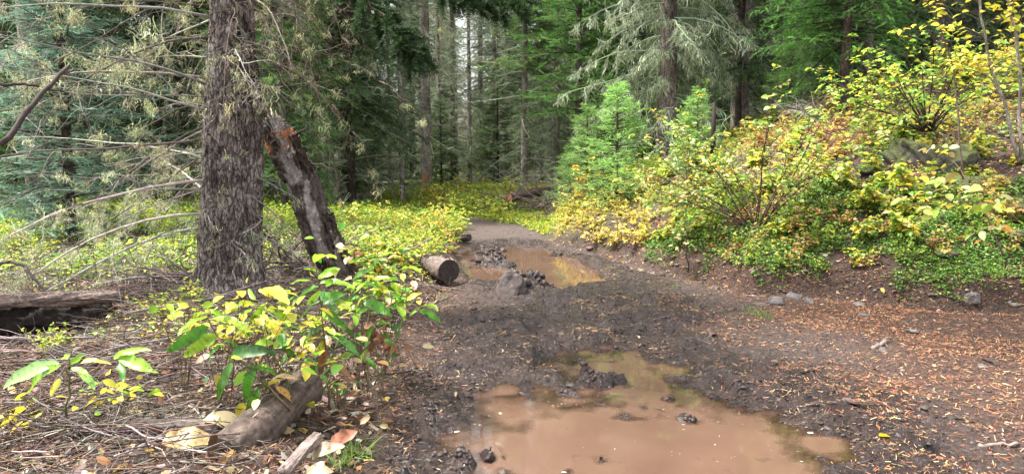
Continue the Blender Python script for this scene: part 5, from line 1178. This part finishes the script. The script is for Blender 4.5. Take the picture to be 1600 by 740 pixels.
# ------------------------------------------------------------------ large leafed plants at the near trail edge
CG, CL, CY, CB, CD, CT = (.075, .21, .02), (.22, .37, .03), (.50, .45, .05), (.22, .10, .05), (.04, .12, .02), (.42, .31, .17)
def broad_plant(name, label, stems, leaves, seed, d0, filler=None, thick=.0045):
    rng = np.random.default_rng(seed); o = at(stems[0][0][0], stems[0][0][1], d0); t = thing(name, label, 'plant', tuple(o))
    for s in stems:
        P = np.array([at(x, y, d0 + dz) for x, y, dz in s]) - o; ts = np.linspace(0, 1, len(P)); q = np.linspace(0, 1, 10); B = np.column_stack([np.interp(q, ts, P[:, k]) for k in range(3)])[None]; B[0, 1:-1] += rng.normal(0, .004, (8, 3))
        V, F, c = tubes(B, thick * np.linspace(1.1, .5, 10)[None], 6, pick([(.14, .10, .06), (.16, .17, .06)], 1, rng)); mesh('stem', V, F, M_TWIG, t, c)
    for (x0, y0, x1, y1, colr, dz) in leaves:
        a = at(x0, y0, d0 + dz) - o; b = at(x1, y1, d0 + dz + rng.normal(-.03, .05)) - o; L = np.linalg.norm(b - a) * 1.06; d = (b - a)[None]
        dz_ = abs((b - a)[2]) / np.linalg.norm(b - a); up = np.array([[rng.normal(0, .3), -.18 - 1.2 * dz_ ** 2 + rng.normal(0, .12), 1.0 - .7 * dz_]]); n = len(LEAF_B[0]); w = rng.uniform(.60, .82)
        V, F, c = scatter(LEAF_B[0], LEAF_B[1], a[None], frames(d, up, rng.normal(0, .25, 1)), np.array([[L, L * w, L]]), pick([colr], 1, rng, None, .12))
        V += .006 * np.column_stack([vn(V[:, 0] * 30, V[:, 1] * 30 + V[:, 2] * 30, k) for k in (1, 2, 3)])
        row = np.arange(len(V)) // 3; c = c * np.where((np.arange(len(V)) % 3 == 0)[:, None], 1.22, 1.0) * np.where(row % 2 == 0, .88, 1.08)[:, None]; V[:, 2] += np.where((row % 2 == 0) & (np.arange(len(V)) % 3 > 0), .0018, 0)
        e = mesh('leaf', V, F, M_BIGLEAF, t, np.clip(c, 0, .9))
    if filler:
        for (cx, cy, rx, ry, n, L, pal) in filler:
            p = np.array([at(cx + rng.normal(0, rx), cy + rng.normal(0, ry), d0 + rng.normal(.15, .15)) for _ in range(n)]) - o; a = rng.uniform(0, 6.28, n)
            V, F, c = leaf_cluster(LEAF_M, p, np.column_stack([np.cos(a), np.sin(a), rng.normal(-.1, .3, n)]), L * rng.uniform(.6, 1.2, n), rng, pal, None, None, .5)
            A = Acc(); A.add(V, F, c)
            nb = max(2, n // 9); bs = p[rng.integers(0, n, nb)] + rng.normal(0, .04, (nb, 3)); bs[:, 2] = [tz(q[0] + o[0], q[1] + o[1]) - o[2] for q in bs]; ix = rng.integers(0, nb, n); b0 = bs[ix]; md = b0 * .5 + p * .5; md[:, 2] += .03; kp = rng.random(n) < .45; st = np.stack([b0, md, p], 1)[kp]; V, F, c = tubes(st, .0012, 3, (.10, .075, .04)); A.add(V, F, c)
            A.build('foliage', M_LEAF, t)
    return t
broad_plant('broad_leafed_plant', 'tall plant with large green leaves in whorls at the trail edge below the snag', [[(515, 640, 0), (508, 560, 0), (503, 490, 0), (497, 440, 0), (492, 405, 0)], [(530, 640, .05), (515, 560, .05), (490, 500, .1)]],
    [(490, 410, 520, 383, CL, 0), (497, 436, 524, 416, CL, .03), (488, 438, 457, 434, CL, 0), (500, 443, 547, 436, CL, .05), (497, 447, 446, 468, CG, -.03), (500, 455, 482, 474, CL, -.05), (503, 484, 542, 508, CG, -.03), (501, 472, 464, 490, CG, 0),
     (506, 508, 460, 537, CG, -.05), (508, 522, 563, 540, CD, -.05), (470, 512, 436, 508, CG, 0), (503, 460, 540, 470, CL, .1), (503, 500, 480, 520, CY, .08), (506, 530, 497, 556, CY, .03), (510, 545, 496, 586, CB, -.05), (499, 425, 480, 415, CL, .1), (504, 475, 528, 455, CG, .1), (510, 560, 540, 580, CB, .05)], 601, 3.4, [(505, 500, 28, 40, 60, .075, [CG, CL, CD, CY, CT]), (520, 590, 30, 30, 40, .06, [CB, CT, CG])])
broad_plant('broad_leafed_plant', 'plant with lime green leaves and curled brown leaves next to the sawn log', [[(585, 600, 0), (612, 545, 0), (632, 500, 0), (634, 465, 0), (628, 420, 0)], [(575, 610, .1), (572, 540, .1), (578, 470, .1), (572, 438, .1)], [(632, 500, 0), (648, 485, 0), (660, 478, 0)]],
    [(552, 436, 572, 418, CG, 0), (577, 440, 552, 448, CL, 0), (580, 438, 604, 428, CL, .05), (612, 440, 626, 464, CL, 0), (628, 420, 656, 411, CL, 0), (570, 470, 604, 485, CG, 0), (578, 480, 552, 492, CG, .05), (585, 508, 566, 530, CG, 0), (618, 466, 634, 484, CL, .05), (656, 480, 640, 491, CL, 0),
     (658, 478, 680, 474, CL, 0), (655, 484, 688, 498, CG, 0), (572, 455, 598, 446, CY, .1), (576, 462, 556, 470, CY, .1), (600, 448, 585, 470, CL, .1), (606, 455, 590, 440, CY, .08), (575, 545, 560, 562, CL, 0), (570, 560, 588, 570, CG, .05), (575, 505, 592, 540, CB, .1), (580, 520, 610, 545, CB, .12), (590, 520, 570, 555, CB, .1), (560, 490, 545, 520, CT, .1), (634, 470, 655, 455, CY, .1), (590, 400, 612, 392, CL, .2)], 602, 3.75, [(590, 520, 26, 40, 50, .075, [CG, CB, CT, CL, CD]), (600, 452, 26, 20, 60, .075, [CL, CY, CT, CG]), (560, 395, 30, 18, 30, .07, [CG, CL, CT, CB])])
broad_plant('broad_leafed_plant', 'spreading plant whose big green leaves droop over the short smooth log', [[(455, 640, 0), (418, 600, 0), (375, 565, 0), (340, 525, 0), (322, 492, 0)], [(470, 640, .1), (430, 560, .1), (415, 510, .1), (405, 470, .1)], [(418, 600, 0), (400, 590, 0), (388, 560, 0)]],
    [(326, 495, 278, 505, CL, 0), (327, 508, 267, 547, CG, 0), (330, 497, 384, 499, CL, .05), (342, 520, 286, 556, CL, .05), (345, 540, 316, 563, CG, 0), (362, 553, 412, 543, CD, 0), (366, 568, 328, 620, CG, -.05), (378, 576, 432, 572, CG, .03), (398, 580, 374, 628, CG, -.05), (405, 605, 384, 662, CG, -.08), (425, 464, 405, 450, CY, .1),
     (398, 508, 362, 521, CY, .1), (415, 475, 390, 503, CL, .1), (430, 590, 462, 585, CT, 0), (430, 606, 467, 624, (.50, .30, .08), 0), (350, 530, 378, 540, CG, .05), (420, 480, 450, 500, CL, .1), (400, 470, 385, 450, CL, .1), (410, 495, 440, 520, CY, .12), (425, 520, 400, 545, CL, .08), (440, 540, 462, 560, CG, .05), (415, 450, 445, 455, CY, .12), (355, 500, 330, 480, CL, .1)], 603, 3.0, [(430, 560, 60, 40, 60, .075, [CG, CL, CY, CD, CT]), (400, 500, 55, 26, 120, .065, [CL, CY, CY, (.45, .55, .08)]), (300, 490, 22, 12, 30, .05, [CL, CY])])
broad_plant('broad_leafed_plant', 'small plant with pale green leaves rising from the slash heap', [[(104, 650, 0), (106, 600, 0), (108, 568, 0), (110, 545, 0)], [(106, 600, 0), (150, 575, .1), (178, 560, .1)]],
    [(92, 566, -2, 592, (.26, .45, .14), 0), (97, 572, 26, 599, CL, -.05), (110, 573, 148, 594, (.28, .48, .12), -.05), (108, 568, 130, 552, CL, .05), (122, 566, 165, 559, (.62, .45, .08), .05), (176, 560, 222, 538, CL, .1), (184, 558, 230, 571, CL, .1), (190, 562, 187, 586, CG, .1), (95, 590, 78, 620, (.5, .5, .1), .05), (108, 560, 92, 552, CL, .05)], 604, 2.9, [(185, 612, 34, 14, 34, .055, [CY, CL, YEL]), (22, 650, 24, 16, 20, .065, [YEL, (.75, .6, .04), CY]), (75, 640, 30, 14, 16, .05, [CY, CL])])
# countable dry leaves
def dry(label, x0, y0, x1, y1, d, colr, seed, wd=1.2, up=(0, -.6, 1), name='dry_leaf', lift=None):
    rng = np.random.default_rng(seed); a = at(x0, y0, d); b = at(x1, y1, d - .02)
    if lift is not None:
        a[2] = tz(a[0], a[1]) + lift; b[2] = tz(b[0], b[1]) + lift
    L = np.linalg.norm(b - a)
    V, F, c = scatter(LEAF_B[0], LEAF_B[1], np.zeros((1, 3)), frames((b - a)[None], np.array([up], float)), np.array([[L, L * wd, L * 1.3]]), pick([colr], 1, rng) * .72); V += .012 * np.column_stack([vn(V[:, 0] * 22, V[:, 1] * 22 + V[:, 2] * 22, k + seed) for k in (1, 2, 3)])
    o = mesh(name, V, F, M_BIGLEAF, None, c); o.location = a; tag(o, label, 'leaf')
dry('large tan dry leaf standing on the twigs near the short smooth log', 258, 688, 322, 676, 2.72, (.52, .38, .18), 1, 1.5)
dry('pale dry leaf curled beside the short smooth log', 322, 655, 378, 652, 2.88, (.60, .50, .32), 2)
dry('orange brown dry leaf standing on edge below the large tan leaf', 345, 740, 352, 705, 2.6, (.50, .24, .06), 3, 1.3)
dry('dark brown shrivelled leaf hanging near the large tan leaf', 335, 672, 328, 738, 2.62, (.12, .06, .035), 4, .9)
dry('pale curled dry leaf over the leaning short stick', 487, 712, 525, 684, 2.72, (.58, .45, .28), 5)
dry('brown curled leaf hugging the pale curled leaf', 520, 700, 545, 668, 2.78, (.35, .17, .08), 6)
dry('flat pale leaf at the near edge of the trail', 478, 738, 515, 726, 2.58, (.55, .44, .28), 7)
dry('bright yellow leaf lying alone on the dark mud', 1370, 674, 1398, 671, 3.2, (.62, .52, .03), 8, 1.6, (0, 0, 1), lift=.012)
dry('tan leaf floating at the puddle edge', 775, 681, 803, 678, 3.1, (.60, .46, .28), 9, 1.3, (0, 0, 1), lift=.10)
dry('crumpled tan leaf on the mud lump in the puddle', 775, 722, 818, 718, 2.88, (.55, .42, .26), 10, 1.3, (0, -.2, 1), lift=.03)
dry('small tan leaf on the mud above the puddle', 795, 614, 815, 611, 3.85, (.55, .38, .2), 11, 1.2, (0, 0, 1), lift=.015)
dry('pair sized yellow green leaf at the foot of the mossy bank', 1405, 452, 1407, 472, 6.3, (.45, .52, .05), 12, 1.1, (0, -1, .3))

# grass tufts
def grass_tuft(label, p, n, L, seed, pal=[(.16, .30, .05), (.28, .42, .07), (.10, .2, .04)]):
    rng = np.random.default_rng(seed); b = rng.normal(0, .03, (n, 3)) * [1, 1, 0]; a = rng.uniform(0, 6.28, n); e = rng.uniform(.5, 1.4, n)
    Q = curves(b, np.column_stack([np.cos(a) * np.cos(e), np.sin(a) * np.cos(e), np.sin(e)]), L * rng.uniform(.5, 1.1, n), 6, .8, .05, rng); V, F, c = ribbons(Q, np.array([[.0018, .002, .0018, .0014, .001, .0003]]), rng, pick(pal, n, rng))
    o = mesh('grass_tuft', V, F, M_LEAF, None, c); o.location = p; tag(o, label, 'grass')
for px, py, n, L, lab in [(1190, 500, 46, .16, 'spiky grass tuft at the foot of the slope beside the flat rocks'), (1170, 492, 26, .11, 'small grass tuft next to the spiky one'), (1057, 455, 20, .12, 'thin grass tuft at the muddy trail side'), (690, 470, 22, .13, 'thin grass tuft before the sawn log'), (560, 715, 60, .14, 'grass tuft among dry leaves at the near trail edge'), (530, 730, 36, .12, 'low grass tuft below the curled dry leaves'), (515, 620, 20, .09, 'small pale grass tuft beside the short smooth log'), (1560, 432, 40, .18, 'grassy tuft hanging from the mossy mound')]:
    grass_tuft(lab, tuple(ground(px, py)), n, L, int(px))

# EOF-DETAIL
